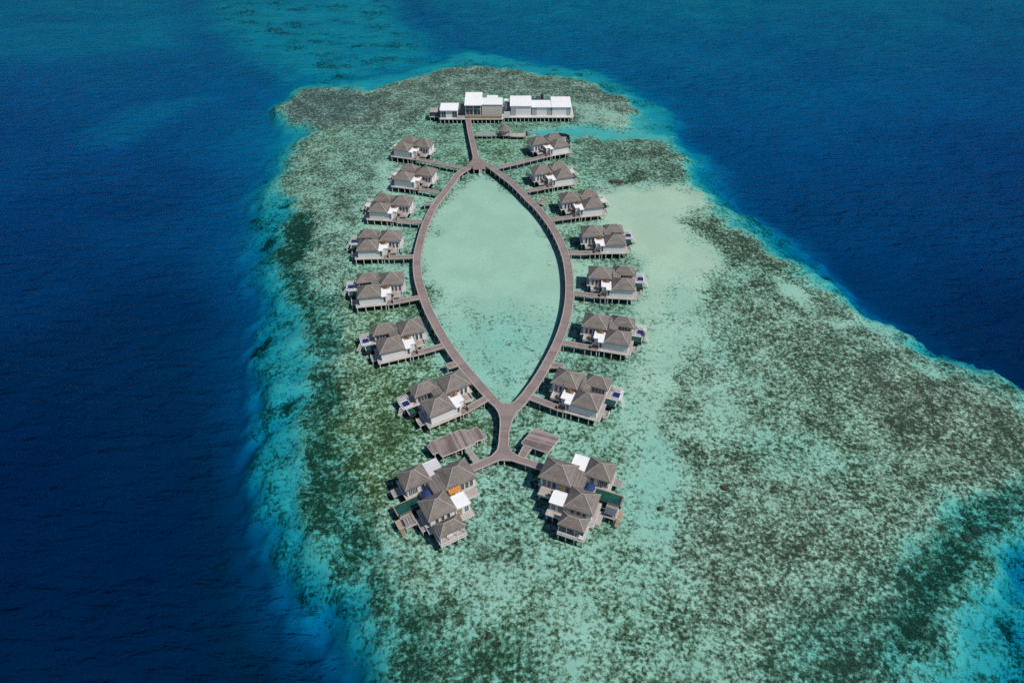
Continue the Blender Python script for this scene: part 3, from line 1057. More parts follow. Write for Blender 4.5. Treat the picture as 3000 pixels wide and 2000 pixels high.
# ------------------------------------------------------------------ the two large villas in front
def make_big(mir, left):
    r = empty('large_villa')
    W = M['wall']
    slab(r, 'deck', [(-1.1, -.9), (7.4, -.9), (7.4, 6.9), (-1.1, 6.9)], ZD - .22, ZD, mir, M['deck'])
    slab(r, 'deck', [(7.55, -1.5), (11.4, -1.5), (11.4, 5.2), (7.55, 5.2)], ZD - .22, ZD, mir, M['deck'])
    slab(r, 'deck', [(-.1, -5.8), (6.9, -5.8), (6.9, -1.05), (-.1, -1.05)], ZD - .24, ZD - .02, mir, M['deck'], PI / 2)
    slab(r, 'deck', [(7.55, 6.6), (16.4, 6.6), (16.4, 14.0), (7.55, 14.0)], ZD - .22, ZD, mir, M['deck'])
    slab(r, 'terrace', [(11.55, 3.5), (15.3, 3.5), (15.3, 6.45), (11.55, 6.45)], ZD - .2, ZD + .01, mir, M['deck'], PI / 2)
    slab(r, 'deck', [(-2.0, 11.5), (7.4, 11.5), (7.4, 18.2), (-2.0, 18.2)], ZD - .22, ZD, mir, M['deck'])
    slab(r, 'terrace', [(1.7, 7.05), (7.4, 7.05), (7.4, 11.35), (1.7, 11.35)], ZD - .2, ZD - .02, mir, M['deck'], PI / 2)
    box_part(r, 'wall', W, mir, (.05, 6.75, .55, 6.5, ZD, 4.32))
    window(r, 'v', .05, 1.0, 5.8, 1.75, 3.9, mir, -1, 4)
    for a in (1.4, 3.0, 4.6):
        window(r, 'u', .55, a, a + .8, 2.3, 3.9, mir, -1)
    box_part(r, 'wall', W, mir, (7.9, 15.8, 6.8, 13.3, ZD, 4.42))
    for a in (11.6, 12.9, 14.2):
        window(r, 'u', 6.8, a, a + .95, 1.8, 3.85, mir, -1)
    window(r, 'v', 15.8, 8.2, 9.4, 2.1, 3.9, mir, 1, 2)
    box_part(r, 'wall', W, mir, (-1.3, 4.9, 12.0, 17.5, ZD, 4.3))
    window(r, 'u', 12.0, -.9, 1.5, 1.75, 3.8, mir, -1, 5)
    window(r, 'u', 12.0, 2.6, 3.6, 1.75, 3.8, mir, -1)
    window(r, 'v', -1.3, 12.8, 16.6, 1.75, 3.8, mir, -1, 3)
    box_part(r, 'wall', W, mir, (6.9, 10.9, .3, 4.7, ZD, 4.0))
    window(r, 'u', .3, 9.5, 10.5, 1.8, 3.75, mir, -1, 2)
    box_part(r, 'door', M['tan'], mir, (7.3, 8.7, .215, .295, ZD, 3.7))
    box_part(r, 'wall', W, mir, (5.0, 9.0, 13.6, 17.3, ZD, 4.0))
    # roofs
    hip_roof(r, -.6, 7.3, 0, 7.1, 4.4, 7.1, mir)
    hip_roof(r, 7.3, 16.4, 6.25, 13.9, 4.5, 7.4, mir)
    hip_roof(r, -1.9, 5.5, 11.45, 18.1, 4.4, 7.1, mir)
    hip_roof(r, .1, 7.1, -5.15, -.85, 4.0, 5.7, mir)
    b = MB(mir)
    q = [(4.2, 6.6, 4.05), (7.6, 6.6, 4.85), (7.6, 12.6, 4.85), (4.2, 12.6, 4.05)]
    b.face(q)
    b.face([(p[0], p[1], p[2] - .25) for p in reversed(q)])
    for i in range(4):
        p1, p2 = q[i], q[(i + 1) % 4]
        b.face([(p1[0], p1[1], p1[2] - .25), (p2[0], p2[1], p2[2] - .25), p2, p1])
    b.build('valley_roof', M['shingle'], r)
    for (a, c, d, e, zz) in ((5.2, 9.6, 12.3, 17.6, 4.1), (7.15, 11.15, .05, 4.1, 4.05)):
        fl = box_part(r, 'flat_roof', M['greyroof'] if (left and a < 6) else M['roofwhite'], mir, (a, c, d, e, zz, zz + .2))
        k = MB(mir)
        for p1, p2 in (((a, d), (c, d)), ((c, d), (c, e)), ((c, e), (a, e)), ((a, e), (a, d))):
            k.beam((*p1, zz + .23), (*p2, zz + .23), .12, .1)
        k.build('parapet', M['roofwhite'], fl)
    # open front pavilion: posts, railing, inside floor furniture is separate
    for u in (.4, 2.6, 4.7, 6.8):
        MB(mir).box(u - .07, u + .07, -4.95, -4.81, ZD - .02, 3.8).build('post', M['frame'], r)
    railing(r, [(-.05, -5.7), (6.85, -5.7)], ZD - .02, mir, M['frame'], .8)
    box_part(r, 'wall', M['wall'], mir, (.35, .5, -4.5, -1.1, ZD - .02, 3.8), (6.7, 6.85, -3.4, -1.1, ZD - .02, 3.8))
    box_part(r, 'parapet', M['fascia'], mir, (11.7, 15.4, 3.3, 3.44, ZD - .1, 2.2))
    # pool
    p = MB(mir)
    p.box(-5.9, 1.6, 7.9, 8.15, .25, ZD - .08)
    p.box(-5.9, 1.6, 11.1, 11.35, .25, ZD - .08)
    p.box(-5.9, -5.65, 8.15, 11.1, .25, ZD - .08)
    p.box(1.35, 1.6, 8.15, 11.1, .25, ZD - .08)
    p.box(-5.65, 1.35, 8.15, 11.1, .25, .5)
    pool = p.build('pool', M['basin'], r)
    MB(mir).box(-5.63, 1.33, 8.17, 11.08, 1.26, ZD - .18).build('pool_water', M['pool'], pool)
    kk = MB(mir)
    kk.beam((-5.8, 7.9, ZD - .05), (-5.8, 11.35, ZD - .05), .26, .06)
    kk.beam((-5.6, 11.24, ZD - .05), (1.6, 11.24, ZD - .05), .22, .06)
    kk.build('coping', M['tan'], pool)
    # slatted sun shelter on its own platform, with steps down to the sea
    slab(r, 'sun_platform', [(-5.5, 3.8), (-2.4, 3.8), (-2.4, 7.6), (-5.5, 7.6)], .95, 1.15, mir, M['greydeck'])
    s_ = MB(mir)
    n = 4
    for k_ in range(n):
        u = -5.3 + k_ * .72
        s_.box(u, u + (.56 if left else .70), 4.0, 6.2, 2.0, 2.07)
    for u in (-5.3, -2.62):
        for v in (4.0, 6.1):
            s_.box(u, u + .1, v, v + .1, 1.15, 1.995)
    s_.build('shelter_roof', M['greydeck'] if left else M['slate'], r)
    railing(r, [(-5.4, 7.5), (-2.5, 7.5), (-2.5, 6.6)], 1.15, mir, M['tan'], .8)
    slab(r, 'ladder_platform', [(-7.0, 4.6), (-5.65, 4.6), (-5.65, 7.2), (-7.0, 7.2)], .75, .92, mir, M['tan'])
    ladder_stair(r, -6.3, 4.6, 0, -1.8, 1.0, -.2, .92, mir, M['tan'])
    slab(r, 'swim_platform', [(-4.4, 14.2), (-2.1, 14.2), (-2.1, 16.6), (-4.4, 16.6)], .85, 1.02, mir, M['greydeck'])
    slab(r, 'swim_platform', [(-2.3, .9), (-1.22, .9), (-1.22, 4.9), (-2.3, 4.9)], .85, 1.02, mir, M['greydeck'] if left else M['deck'])
    piles(r, [(.2, -5.5), (2.4, -5.5), (4.6, -5.5), (6.6, -5.5), (.2, -2), (6.6, -2), (-.8, .2), (-.8, 3.4), (-.8, 6.5), (3.5, 3), (7.2, -.6), (7.9, -1.2), (9.6, -1.2),
              (11.1, -1.2), (11.1, 1.8), (11.9, 3.8), (15.0, 3.8), (15.0, 6.2), (16.1, 7.0), (16.1, 10.4), (16.1, 13.6), (12, 13.6), (8, 13.6), (12, 10), (-1.7, 11.9), (-1.7, 14.8),
              (-1.7, 17.8), (3, 17.8), (7, 17.8), (3, 12)], mir)
    piles(r, [(-5.2, 4.1), (-2.7, 4.1), (-5.2, 7.3), (-2.7, 7.3), (-6.8, 4.8), (-6.8, 7.0), (-4.2, 14.4), (-4.2, 16.4), (-2.1, 1.1), (-2.1, 4.7)], mir, .8, .1)
    return r


BIG = {'L': (-20.10, 98.44, 29.9, 1), 'R': (19.73, 100.09, -21.7, -1)}
for k, pose in BIG.items():
    left = k == 'L'
    ZMAP, ZD = True, 1.62
    o = make_big(pose[3], left)
    ZMAP, ZD = False, 2.0
    o.location = (pose[0], pose[1], 0)
    o.rotation_euler = (0, 0, R(pose[2]))
    tag(o, 'large four-roofed villa nearest the camera on the left, with orange canopy on its roof' if left else
        'large four-roofed villa nearest the camera on the right, with dark blue-grey shelter by its pool', 'villa', 'large villas at the end of the boardwalk')
    # parasol in the courtyard
    pr_ = empty('parasol', world(pose, 3.0, 9.3, ZD - .02), R(pose[2]))
    c = MB()
    n = 8
    for j in range(n):
        a0, a1 = 2 * PI * j / n, 2 * PI * (j + 1) / n
        p0 = (1.55 * math.cos(a0), 1.55 * math.sin(a0), 2.05)
        p1 = (1.55 * math.cos(a1), 1.55 * math.sin(a1), 2.05)
        q0 = (.9 * math.cos(a0), .9 * math.sin(a0), 2.5)
        q1 = (.9 * math.cos(a1), .9 * math.sin(a1), 2.5)
        c.face([p0, p1, q1, q0])
        c.face([q0, q1, (0, 0, 2.75)])
        c.face([(p0[0], p0[1], 1.93), (p1[0], p1[1], 1.93), p1, p0])
    c.build('canopy', M['navy'], pr_)
    MB().cyl(0, 0, 0, 2.74, .045, 8).build('pole', M['frame'], pr_)
    MB().cyl(0, 0, 0, .1, .35, 10).build('base', M['concrete'], pr_)
    tag(pr_, f'navy blue parasol in the courtyard of the large {"left" if left else "right"} villa', 'parasol', 'navy parasols by the pools')
    # sofa in the open front pavilion
    sf = empty('sofa', world(pose, 3.4 if left else 2.2, -3.6, ZD - .02), R(pose[2]))
    MB().box(-1.1, 1.1, -.45, .45, .1, .45).build('seat', M['frame'], sf)
    MB().box(-1.1, 1.1, .45, .65, .1, .85).build('backrest', M['frame'], sf)
    tag(sf, f'white sofa in the open front pavilion of the large {"left" if left else "right"} villa', 'sofa', 'white sofas')
    if not left:
        tb = empty('table', world(pose, .9, -4.9, ZD - .02), R(pose[2]))
        MB().box(-.6, .6, -.5, .5, .4, .46).build('tabletop', M['frame'], tb)
        for q in ((-.5, -.4), (.5, -.4), (-.5, .4), (.5, .4)):
            MB().box(q[0] - .04, q[0] + .04, q[1] - .04, q[1] + .04, 0, .397).build('leg', M['frame'], tb)
        tag(tb, 'low white table at the sunny corner of the right front pavilion', 'table')
    else:
        lr = empty('lifebuoy', world(pose, -6.3, 5.9, .93), R(pose[2]))
        for nm, c0, mat in (('ring', 0, M['red']), ('stripe', 1, M['frame'])):
            b = MB()
            for j in range(16):
                if (j % 4 == 3) != (c0 == 1):
                    continue
                a0, a1 = 2 * PI * j / 16, 2 * PI * (j + 1) / 16
                b.beam((.42 * math.cos(a0), .42 * math.sin(a0), .1), (.42 * math.cos(a1), .42 * math.sin(a1), .1), .22, .2)
            b.build(nm, mat, lr)
        tag(lr, 'red and white lifebuoy lying on the small ladder platform', 'lifebuoy')
    if left:
        aw = empty('roof_awning', world(pose, 9.2, 5.2, 4.9), R(pose[2]))
        b = MB()
        q = [(-1.75, -.75, 1.0), (1.6, -.75, 1.0), (1.6, .55, 1.45), (-1.75, .55, 1.45)]
        b.face(q)
        b.face([(p[0], p[1], p[2] - .12) for p in reversed(q)])
        for j in range(4):
            p1, p2 = q[j], q[(j + 1) % 4]
            b.face([(p1[0], p1[1], p1[2] - .12), (p2[0], p2[1], p2[2] - .12), p2, p1])
        b.build('canopy', M['orange'], aw)
        for u in (-1.6, -.3, 1.4):
            MB().box(u - .07, u + .07, -.65, -.5, -2.9, .9).build('post', M['darkwood'], aw)
        for u in (-.5, 1.0):
            MB().box(u - .12, u + .12, .56, .66, -2.9, 2.0).build('post', M['darkwood'], aw)
        tag(aw, 'orange canvas awning between two roofs of the large left villa', 'awning')
    else:
        ct = copy_tree(ptree[-1])
        ct.location = world(pose, 9.2, 5.3, 4.2)
        ct.rotation_euler = (0, 0, R(pose[2]))
        ct.scale = (1.25, 1.1, 1.1)
        tag(ct, 'ochre leafy bush behind the white flat roof of the large right villa', 'bush', 'bushes on the villa roofs')

# ------------------------------------------------------------------ boardwalks
ZW = 2.0


def resample(pts, step):
    pts = [Vector(p) for p in pts]
    # Catmull-Rom through the traced points
    out = []
    for i in range(len(pts) - 1):
        p0, p1, p2, p3 = pts[max(i - 1, 0)], pts[i], pts[i + 1], pts[min(i + 2, len(pts) - 1)]
        n = max(2, int((p2 - p1).length / step))
        for k in range(n):
            q = k / n
            out.append(.5 * ((2 * p1) + (p2 - p0) * q + (2 * p0 - 5 * p1 + 4 * p2 - p3) * q * q + (3 * p1 - p0 - 3 * p2 + p3) * q ** 3))
    out.append(pts[-1])
    return out


EDGE = {}


def ribbon(name, px, width, label, group='timber boardwalks', z=ZW, step=2.0, pile_step=4.5, kerb=True, cat='boardwalk', pile_r=.14, ends=(0, 0)):
    """curved plank walk through traced centre points"""
    c = resample([un(x, y, z) for x, y in px], step)
    root = empty(name, (c[0].x, c[0].y, 0))
    off = Vector((c[0].x, c[0].y, 0))
    c = [p - off for p in c]
    n = len(c)
    tan = [(c[min(i + 1, n - 1)] - c[max(i - 1, 0)]).normalized() for i in range(n)]
    nor = [Vector((-t_.y, t_.x, 0)) for t_ in tan]
    hw = width / 2
    d = MB()
    kb = MB()
    L = 0.0
    for i in range(n - 1):
        seg = (c[i + 1] - c[i]).length
        a0, a1 = c[i] - nor[i] * hw, c[i] + nor[i] * hw
        b0, b1 = c[i + 1] - nor[i + 1] * hw, c[i + 1] + nor[i + 1] * hw
        d.face([a0, b0, b1, a1], [(L, 0), (L + seg, 0), (L + seg, width), (L, width)])
        dz = Vector((0, 0, -.2))
        d.face([a1 + dz, b1 + dz, b0 + dz, a0 + dz])
        d.face([a0 + dz, b0 + dz, b0, a0])
        d.face([a1, b1, b1 + dz, a1 + dz])
        if i == 0:
            d.face([a0 + dz, a0, a1, a1 + dz])
        if i == n - 2:
            d.face([b1 + dz, b1, b0, b0 + dz])
        if kerb:
            for s_ in (-1, 1):
                p0, p1 = c[i] + nor[i] * s_ * (hw - .08), c[i + 1] + nor[i + 1] * s_ * (hw - .08)
                kb.beam(p0 + Vector((0, 0, .065)), p1 + Vector((0, 0, .065)), .30, .12)
                q0, q1 = c[i] + nor[i] * s_ * (hw + .05), c[i + 1] + nor[i + 1] * s_ * (hw + .05)
                kb.beam(q0 + Vector((0, 0, -.15)), q1 + Vector((0, 0, -.15)), .09, .3)
        L += seg
    EDGE[label] = (off + c[0] + nor[0] * hw, off + c[0] - nor[0] * hw, off + c[-1] + nor[-1] * hw, off + c[-1] - nor[-1] * hw)
    d.build('deck', M['boards'], root)
    if kerb:
        kb.build('edge_beam', M['kerb'], root)
    # piles in pairs
    acc, nxt = 0.0, pile_step * .6
    for i in range(n - 1):
        seg = (c[i + 1] - c[i]).length
        while nxt <= acc + seg:
            p = c[i].lerp(c[i + 1], (nxt - acc) / seg)
            for s_ in (-1, 1):
                q = p + nor[i] * s_ * (hw - .05 if s_ else 0)
                MB().cyl(q.x, q.y, -2.2, z - .21, pile_r, 7).build('pile', M['concrete'], root)
            nxt += pile_step
        acc += seg
    tag(root, label, cat, group)
    return root


LEFT = [(1372, 491), (1343, 510), (1325, 534), (1301, 566), (1272, 605), (1248, 654), (1233, 702), (1222.5, 753), (1223.5, 804), (1236, 855), (1254.6, 906),
        (1280, 957), (1310, 1008), (1346, 1059), (1389, 1110), (1436, 1163)]
RIGHT = [(1423, 479), (1450, 498), (1497, 534), (1525, 560), (1551, 587), (1577, 612), (1613, 658), (1638, 702), (1658, 753), (1667, 804), (1669, 855), (1664, 906),
         (1651.5, 957), (1632, 1008), (1606, 1059), (1576, 1110), (1541, 1158)]
LB, RB = 'long curved plank boardwalk along the left edge of the lagoon', 'long curved plank boardwalk along the right edge of the lagoon'
ribbon('boardwalk', LEFT, 3.0, LB, pile_step=4.0)
ribbon('boardwalk', RIGHT, 3.0, RB, pile_step=4.0)
NORTH = [(1371.5, 345), (1376, 378), (1386, 425), (1394, 462)]
ribbon('boardwalk', NORTH, 2.6, 'straight plank boardwalk from the north fork to the white pavilion')


def poly_deck(name, px, z, label, cat, group, mat='boards', pile_px=(), edge=True, ang=0.0, thick=.22, zoff=0.0, edge_mat='kerb', pile_off=.5, root=None, edge_skip=(), edge_skip_w=()):
    P = [un(*q_, z) if len(q_) == 2 else Vector(q_) for q_ in px]
    c0 = sum(P, Vector()) / len(P)
    c0.z = 0
    root = root or empty(name, c0)
    c0 = root.location.copy()
    poly = [(p.x - c0.x, p.y - c0.y) for p in P]
    area = sum(poly[i][0] * poly[(i + 1) % len(poly)][1] - poly[(i + 1) % len(poly)][0] * poly[i][1] for i in range(len(poly)))
    if area < 0:
        poly.reverse()
    MB().prism(poly, z - thick + zoff, z + zoff, ang).build('deck', M[mat], root)
    if edge:
        k = MB()
        for i in range(len(poly)):
            a, b = Vector((*poly[i], 0)), Vector((*poly[(i + 1) % len(poly)], 0))
            mid_ = ((a.x + b.x) / 2 + c0.x, (a.y + b.y) / 2 + c0.y)
            if any(math.hypot(mid_[0] - (e1_[0] + e2_[0]) / 2, mid_[1] - (e1_[1] + e2_[1]) / 2) < .3 for e1_, e2_ in edge_skip_w):
                continue
            if any(math.hypot((a.x + b.x) / 2 + c0.x - un(*s_, z).x, (a.y + b.y) / 2 + c0.y - un(*s_, z).y) < 1.2 for s_ in edge_skip):
                continue
            dd = (b - a).normalized()
            inn = Vector((-dd.y, dd.x, 0))
            if edge_mat == 'kerb':
                k.beam(a + inn * .08 + Vector((0, 0, z + .065)), b + inn * .08 + Vector((0, 0, z + .065)), .30, .12)
            k.beam(a - inn * .05 + Vector((0, 0, z - thick / 2 - .02)), b - inn * .05 + Vector((0, 0, z - thick / 2 - .02)), .09, thick + .08)
        k.build('edge_beam', M[edge_mat], root)
    for q in pile_px:
        p = un(*q, z)
        MB().cyl(p.x - c0.x, p.y - c0.y, -2.2, z - thick, .16, 8).build('pile', M['concrete'], root)
    if label:
        tag(root, label, cat, group)
    return root


def Z1(x, y):
    return (1380 + x / 9.8, 1140 + y / 9.8)


def Z3(x, y):
    return (1200 + x / 4.704, 1220 + y / 4.704)


# south fork: V, stem and Y traced as one deck
EL = [tuple(v) for v in EDGE[LB]]
ER = [tuple(v) for v in EDGE[RB]]
sf_px = [EL[3], Z1(690, 520), Z1(780, 660), Z1(832, 850), Z1(830, 1100), Z1(790, 1560), Z3(1205, 460), Z3(1130, 540), Z3(955, 612), Z3(790, 680), Z3(862, 765),
         Z3(1240, 597), Z3(1400, 602), Z3(1820, 738), Z3(1885, 668), Z3(1500, 545), Z3(1400, 480), Z3(1366, 400), Z3(1372, 200), Z1(1135, 1100), Z1(1165, 950), Z1(1225, 800),
         Z1(1330, 655), Z1(1440, 540), Z1(1590, 390), ER[2], ER[3], Z1(1255, 345), Z1(1150, 402), Z1(1000, 418), Z1(900, 402), Z1(825, 355), EL[2]]
poly_deck('boardwalk', sf_px, ZW, 'forked plank boardwalk joining the lagoon loop to the two large villas', 'boardwalk', 'timber boardwalks', ang=PI / 2, zoff=.004,
          pile_px=[Z3(1215, 590), Z3(1305, 590), Z3(1000, 690), Z3(1090, 640), Z3(880, 740), Z1(1440, 500), Z1(1270, 690), Z1(1130, 950), Z3(1360, 300), Z3(1245, 300), Z3(1600, 650)],
          edge_skip=[Z3(826, 722), Z3(1852, 703)], edge_skip_w=[(EL[2], EL[3]), (ER[2], ER[3])])
# north fork and lookout
nf_px = [(1385.5, 459), (1383, 468), (1366, 487), (1375, 496), (1384, 489), (1386, 497), (1423, 495), (1420, 481), (1420, 485), (1428, 477), (1409, 466), (1403, 455)]
poly_deck('lookout_deck', nf_px, ZW, 'small plank lookout deck at the north fork of the boardwalk', 'deck', 'timber boardwalks', zoff=.006, edge=False, ang=PI / 2,
          pile_px=[(1388, 496), (1420, 494), (1404, 496)])
st = empty('water_ladder', un(1407.5, 500.5, 1.8))
b = MB()
for s_ in (-.5, .5):
    b.beam((s_, .4, .6), (s_, -1.5, -1.9), .1, .1)
for k in range(6):
    b.beam((-.5, .2 - k * .28, .25 - k * .37), (.5, .2 - k * .28, .25 - k * .37), .25, .06)
b.build('steps', M['frame'], st)
tag(st, 'white steps going down from the lookout deck into the lagoon', 'steps')

SPURS = {'L1': [(1220.5, 467.6), (1290, 480.5), (1352, 492)], 'L2': [(1234, 555), (1283.6, 564)], 'L3': [(1176.5, 643), (1236, 650.3)], 'L4': [(1145.4, 749), (1212.4, 751)],
         'L5': [(1153, 876.3), (1229, 870.5)], 'L6': [(1220.5, 1022.4), (1300, 1011.2)], 'L7': [(1354, 1192.4), (1429, 1164)],
         'R1': [(1595, 456), (1459, 490.4)], 'R2': [(1599.5, 548.3), (1540, 559.4)], 'R3': [(1678, 634.4), (1612, 643.5)], 'R4': [(1734.8, 737.7), (1662, 740.5)],
         'R5': [(1752, 861), (1678, 858)], 'R6': [(1726.8, 1014.7), (1645, 1003)], 'R7': [(1633.3, 1184.7), (1551, 1162)]}
for k, px in SPURS.items():
    i = int(k[1]) - 1
    side = 'left' if k[0] == 'L' else 'right'
    pose = POSE[k]
    e = world(pose, 11.9, .45, ZW)
    # start under the villa's own entry deck so that the walk arrives at the door
    P0 = Vector((e.x, e.y, ZW))
    y = px[-1]
    end = un(*y, ZW)
    sx = []
    for q in (P0, end):
        dep = q.y * math.cos(PITCH) - (q.z - CAMH) * math.sin(PITCH)
        dn = -q.y * math.sin(PITCH) - (q.z - CAMH) * math.cos(PITCH)
        sx.append((1500 + FPX * q.x / dep, 1000 + FPX * dn / dep))
    ribbon('spur_walkway', sx, 2.2, f'short plank walkway linking the {ORD[i]} {side}-row villa to the boardwalk', 'walkways linking villas to the boardwalk',
           z=ZW - .012, step=3, pile_step=3.6, cat='walkway', pile_r=.11)

SMALL = [([(1240, 598), (1249.5, 590.5), (1276, 589), (1268, 599)], 'small plank landing on the left boardwalk between the second and third villas'),
         ([(1303.7, 1066.8), (1329.7, 1059), (1345, 1070.4), (1313.6, 1080.6)], 'small plank landing on the left boardwalk just above the nearest villa'),
         ([(1570, 588.5), (1593.7, 582.7), (1603, 591), (1580, 596.5)], 'small plank landing on the right boardwalk above the third farthest villa'),
         ([(1616, 1062), (1656, 1067), (1647, 1077.5), (1608, 1077)], 'small plank landing on the right boardwalk above the nearest villa')]
for px, lb in SMALL:
    poly_deck('landing', px, ZW - .02, lb, 'landing', 'small landings on the boardwalk', pile_px=[(px[0][0] + 3, px[0][1] - .5), (px[3][0] - 2, px[3][1] - 1)], edge_mat='kerb')

# the two big timber platforms in front
pl_px = [Z3(240, 402), Z3(285, 378), Z3(282, 345), Z3(700, 178), Z3(822, 184), Z3(932, 142), Z3(1068, 285), Z3(905, 345), Z3(905, 370), Z3(450, 552), Z3(395, 487), Z3(325, 516)]
rt = poly_deck('timber_platform', pl_px, 2.25, 'long stepped timber platform on stilts below the nearest left villa', 'platform', 'timber platforms by the boardwalk', ang=R(24),
               mat='platform', pile_px=[Z3(345, 500), Z3(455, 535), Z3(635, 465), Z3(718, 440), Z3(858, 375), Z3(930, 325), Z3(1025, 292), Z3(300, 360), Z3(620, 215), Z3(930, 155)], edge_mat='fascia', thick=.26)
q = [Z3(762, 428), Z3(815, 408), Z3(968, 612), Z3(890, 640)]
poly_deck('walkway', q, 1.98, 'narrow pale walkway from the forked boardwalk to the long timber platform', 'walkway', 'short platform walkways', mat='greydeck', ang=R(-30), edge_mat='fascia', zoff=-.02)
pr_px = [Z3(1540, 358), Z3(1722, 152), Z3(2074, 290), Z3(1905, 500), Z3(1690, 428), Z3(1572, 380)]
poly_deck('timber_platform', pr_px, 2.25, 'square timber platform on stilts below the nearest right villa', 'platform', 'timber platforms by the boardwalk', ang=R(70),
          mat='platform', pile_px=[Z3(1735, 425), Z3(1870, 480), Z3(1580, 370), Z3(2030, 300), Z3(1730, 175), Z3(1960, 400)], edge_mat='fascia', thick=.26)
q = [Z3(1574, 390), Z3(1686, 436), Z3(1585, 578), Z3(1490, 545)]
poly_deck('walkway', q, 1.98, 'short walkway from the forked boardwalk to the square timber platform', 'walkway', 'short platform walkways', mat='boards', ang=R(60), edge_mat='kerb', zoff=-.02)

# ------------------------------------------------------------------ white pavilion complex at the far end
ZP = 2.1


def white_block(root, x0, x1, yf, yb, zf, zb, over=.5, mat='wall', grey=None):
    """a box with a thin mono-pitch white roof that oversails the front"""
    b = MB()
    w = [(x0, yf), (x1, yf), (x1, yb), (x0, yb)]
    b.face([(x0, yf, ZP), (x1, yf, ZP), (x1, yf, zf), (x0, yf, zf)])
    b.face([(x1, yf, ZP), (x1, yb, ZP), (x1, yb, zb), (x1, yf, zf)])
    b.face([(x1, yb, ZP), (x0, yb, ZP), (x0, yb, zb), (x1, yb, zb)])
    b.face([(x0, yb, ZP), (x0, yf, ZP), (x0, yf, zf), (x0, yb, zb)])
    b.face([(x0, yf, ZP), (x0, yb, ZP), (x1, yb, ZP), (x1, yf, ZP)])
    b.face([(x0, yf, zf), (x1, yf, zf), (x1, yb, zb), (x0, yb, zb)])
    b.build('wall', M[mat], root)
    sl = (zb - zf) / (yb - yf)
    r_ = MB()
    o = over
    q = [(x0 - .35, yf - o, zf - o * sl + .03), (x1 + .35, yf - o, zf - o * sl + .03), (x1 + .35, yb + .2, zb + .2 * sl + .03), (x0 - .35, yb + .2, zb + .2 * sl + .03)]
    r_.face([(p[0], p[1], p[2] + .3) for p in q])
    r_.face(list(reversed(q)))
    for i in range(4):
        p1, p2 = q[i], q[(i + 1) % 4]
        r_.face([p1, p2, (p2[0], p2[1], p2[2] + .3), (p1[0], p1[1], p1[2] + .3)])
    n_ = int((x1 - x0 + .7) / 1.3)
    for k in range(n_ + 1):                            # standing seams
        xx = x0 - .3 + (x1 - x0 + .6) * k / n_
        r_.beam((xx, q[0][1] + .05, q[0][2] + .33), (xx, q[2][1] - .05, q[2][2] + .33), .09, .07)
    r_.build('roof', M['roofwhite'], root)


def deck_with_piles(root, x0, x1, y0, y1, step=2.1):
    slab(root, 'deck', [(x0, y0), (x1, y0), (x1, y1), (x0, y1)], ZP - .45, ZP, 1, M['fascia'], 0, True)
    n = int((x1 - x0 - .6) / step)
    for i in range(n + 1):
        x = x0 + .3 + (x1 - x0 - .6) * i / n
        MB().cyl(x, y0 + .35, -2.2, ZP - .46, .19, 8).build('pile', M['concrete'], root)
    for i in range(0, n + 1, 3):
        x = x0 + .3 + (x1 - x0 - .6) * i / n
        MB().cyl(x, y1 - .5, -2.2, ZP - .46, .19, 8).build('pile', M['concrete'], root)


a = empty('white_pavilion', (-21, 350, 0))
X = -21
Y = 350


def sh(v, d):
    return v - d


deck_with_piles(a, -38.2 + 21, -4.6 + 21, -.8, 17)
white_block(a, -37.6 + 21, -28.7 + 21, .2, 8.6, 6.2, 6.5, .7)
white_block(a, -24.6 + 21, -16.2 + 21, 1.2, 15.5, 8.9, 9.6, 1.3)
white_block(a, -15.8 + 21, -5.2 + 21, .9, 11.2, 8.9, 8.3, .3, 'beige')
box_part(a, 'wall', M['slate'], 1, (-28.6 + 21, -24.7 + 21, 4.0, 11, ZP, 5.6))
box_part(a, 'parapet', M['fascia'], 1, (-28.6 + 21, -24.9 + 21, -.55, -.35, ZP, 3.6))
box_part(a, 'roof_hatch', M['roofwhite'], 1, (-13.5 + 21, -7.5 + 21, 11.45, 14, ZP, 8.9))
window(a, 'u', .2, -37.2 + 21, -34.9 + 21, 2.4, 5.6, 1, -1, 2)
window(a, 'u', .2, -31.4 + 21, -29.0 + 21, 2.4, 5.6, 1, -1, 2)
window(a, 'u', 1.2, -24.2 + 21, -20.6 + 21, 3.5, 8.2, 1, -1, 2)
window(a, 'u', 1.2, -20.2 + 21, -16.6 + 21, 3.5, 8.2, 1, -1, 2)
box_part(a, 'crossbar', M['frame'], 1, (-24.2 + 21, -16.6 + 21, 1.05, 1.12, 6.5, 6.75))
box_part(a, 'timber_bench', M['tan'], 1, (-24.2 + 21, -5.4 + 21, -.6, -.2, ZP, 3.6), (-24.2 + 21, -16.4 + 21, .2, 1.0, ZP, 3.2))
tag(a, 'white stilt pavilion with a tall glazed block, left of the gap, where the boardwalk arrives', 'pavilion', 'white pavilions at the far end')
a = empty('white_pavilion', (16, 352, 0))
deck_with_piles(a, -4.4 - 16, 32.6 - 16, -.6, 16.5)
white_block(a, -.7 - 16, 10.1 - 16, 1.2, 14.5, 7.3, 7.3, .5)
white_block(a, 10.5 - 16, 20.9 - 16, 1.6, 11.0, 6.5, 6.3, .5)
white_block(a, 21.3 - 16, 31.2 - 16, 1.4, 15.0, 6.6, 6.6, .5)
for x0, x1, y in ((-.6, 2.1, 1.2), (10.6, 13.1, 1.6), (18.6, 20.8, 1.6), (29.0, 31.1, 1.4)):
    box_part(a, 'recess_panel', M['wallgrey'], 1, (x0 - 16, x1 - 16, y - .09, y - .003, ZP, 6.0))  # flat grey panel in place of each wall recess
box_part(a, 'parapet', M['wall'], 1, (-4.3 - 16, -.9 - 16, -.5, -.3, ZP, 5.0))
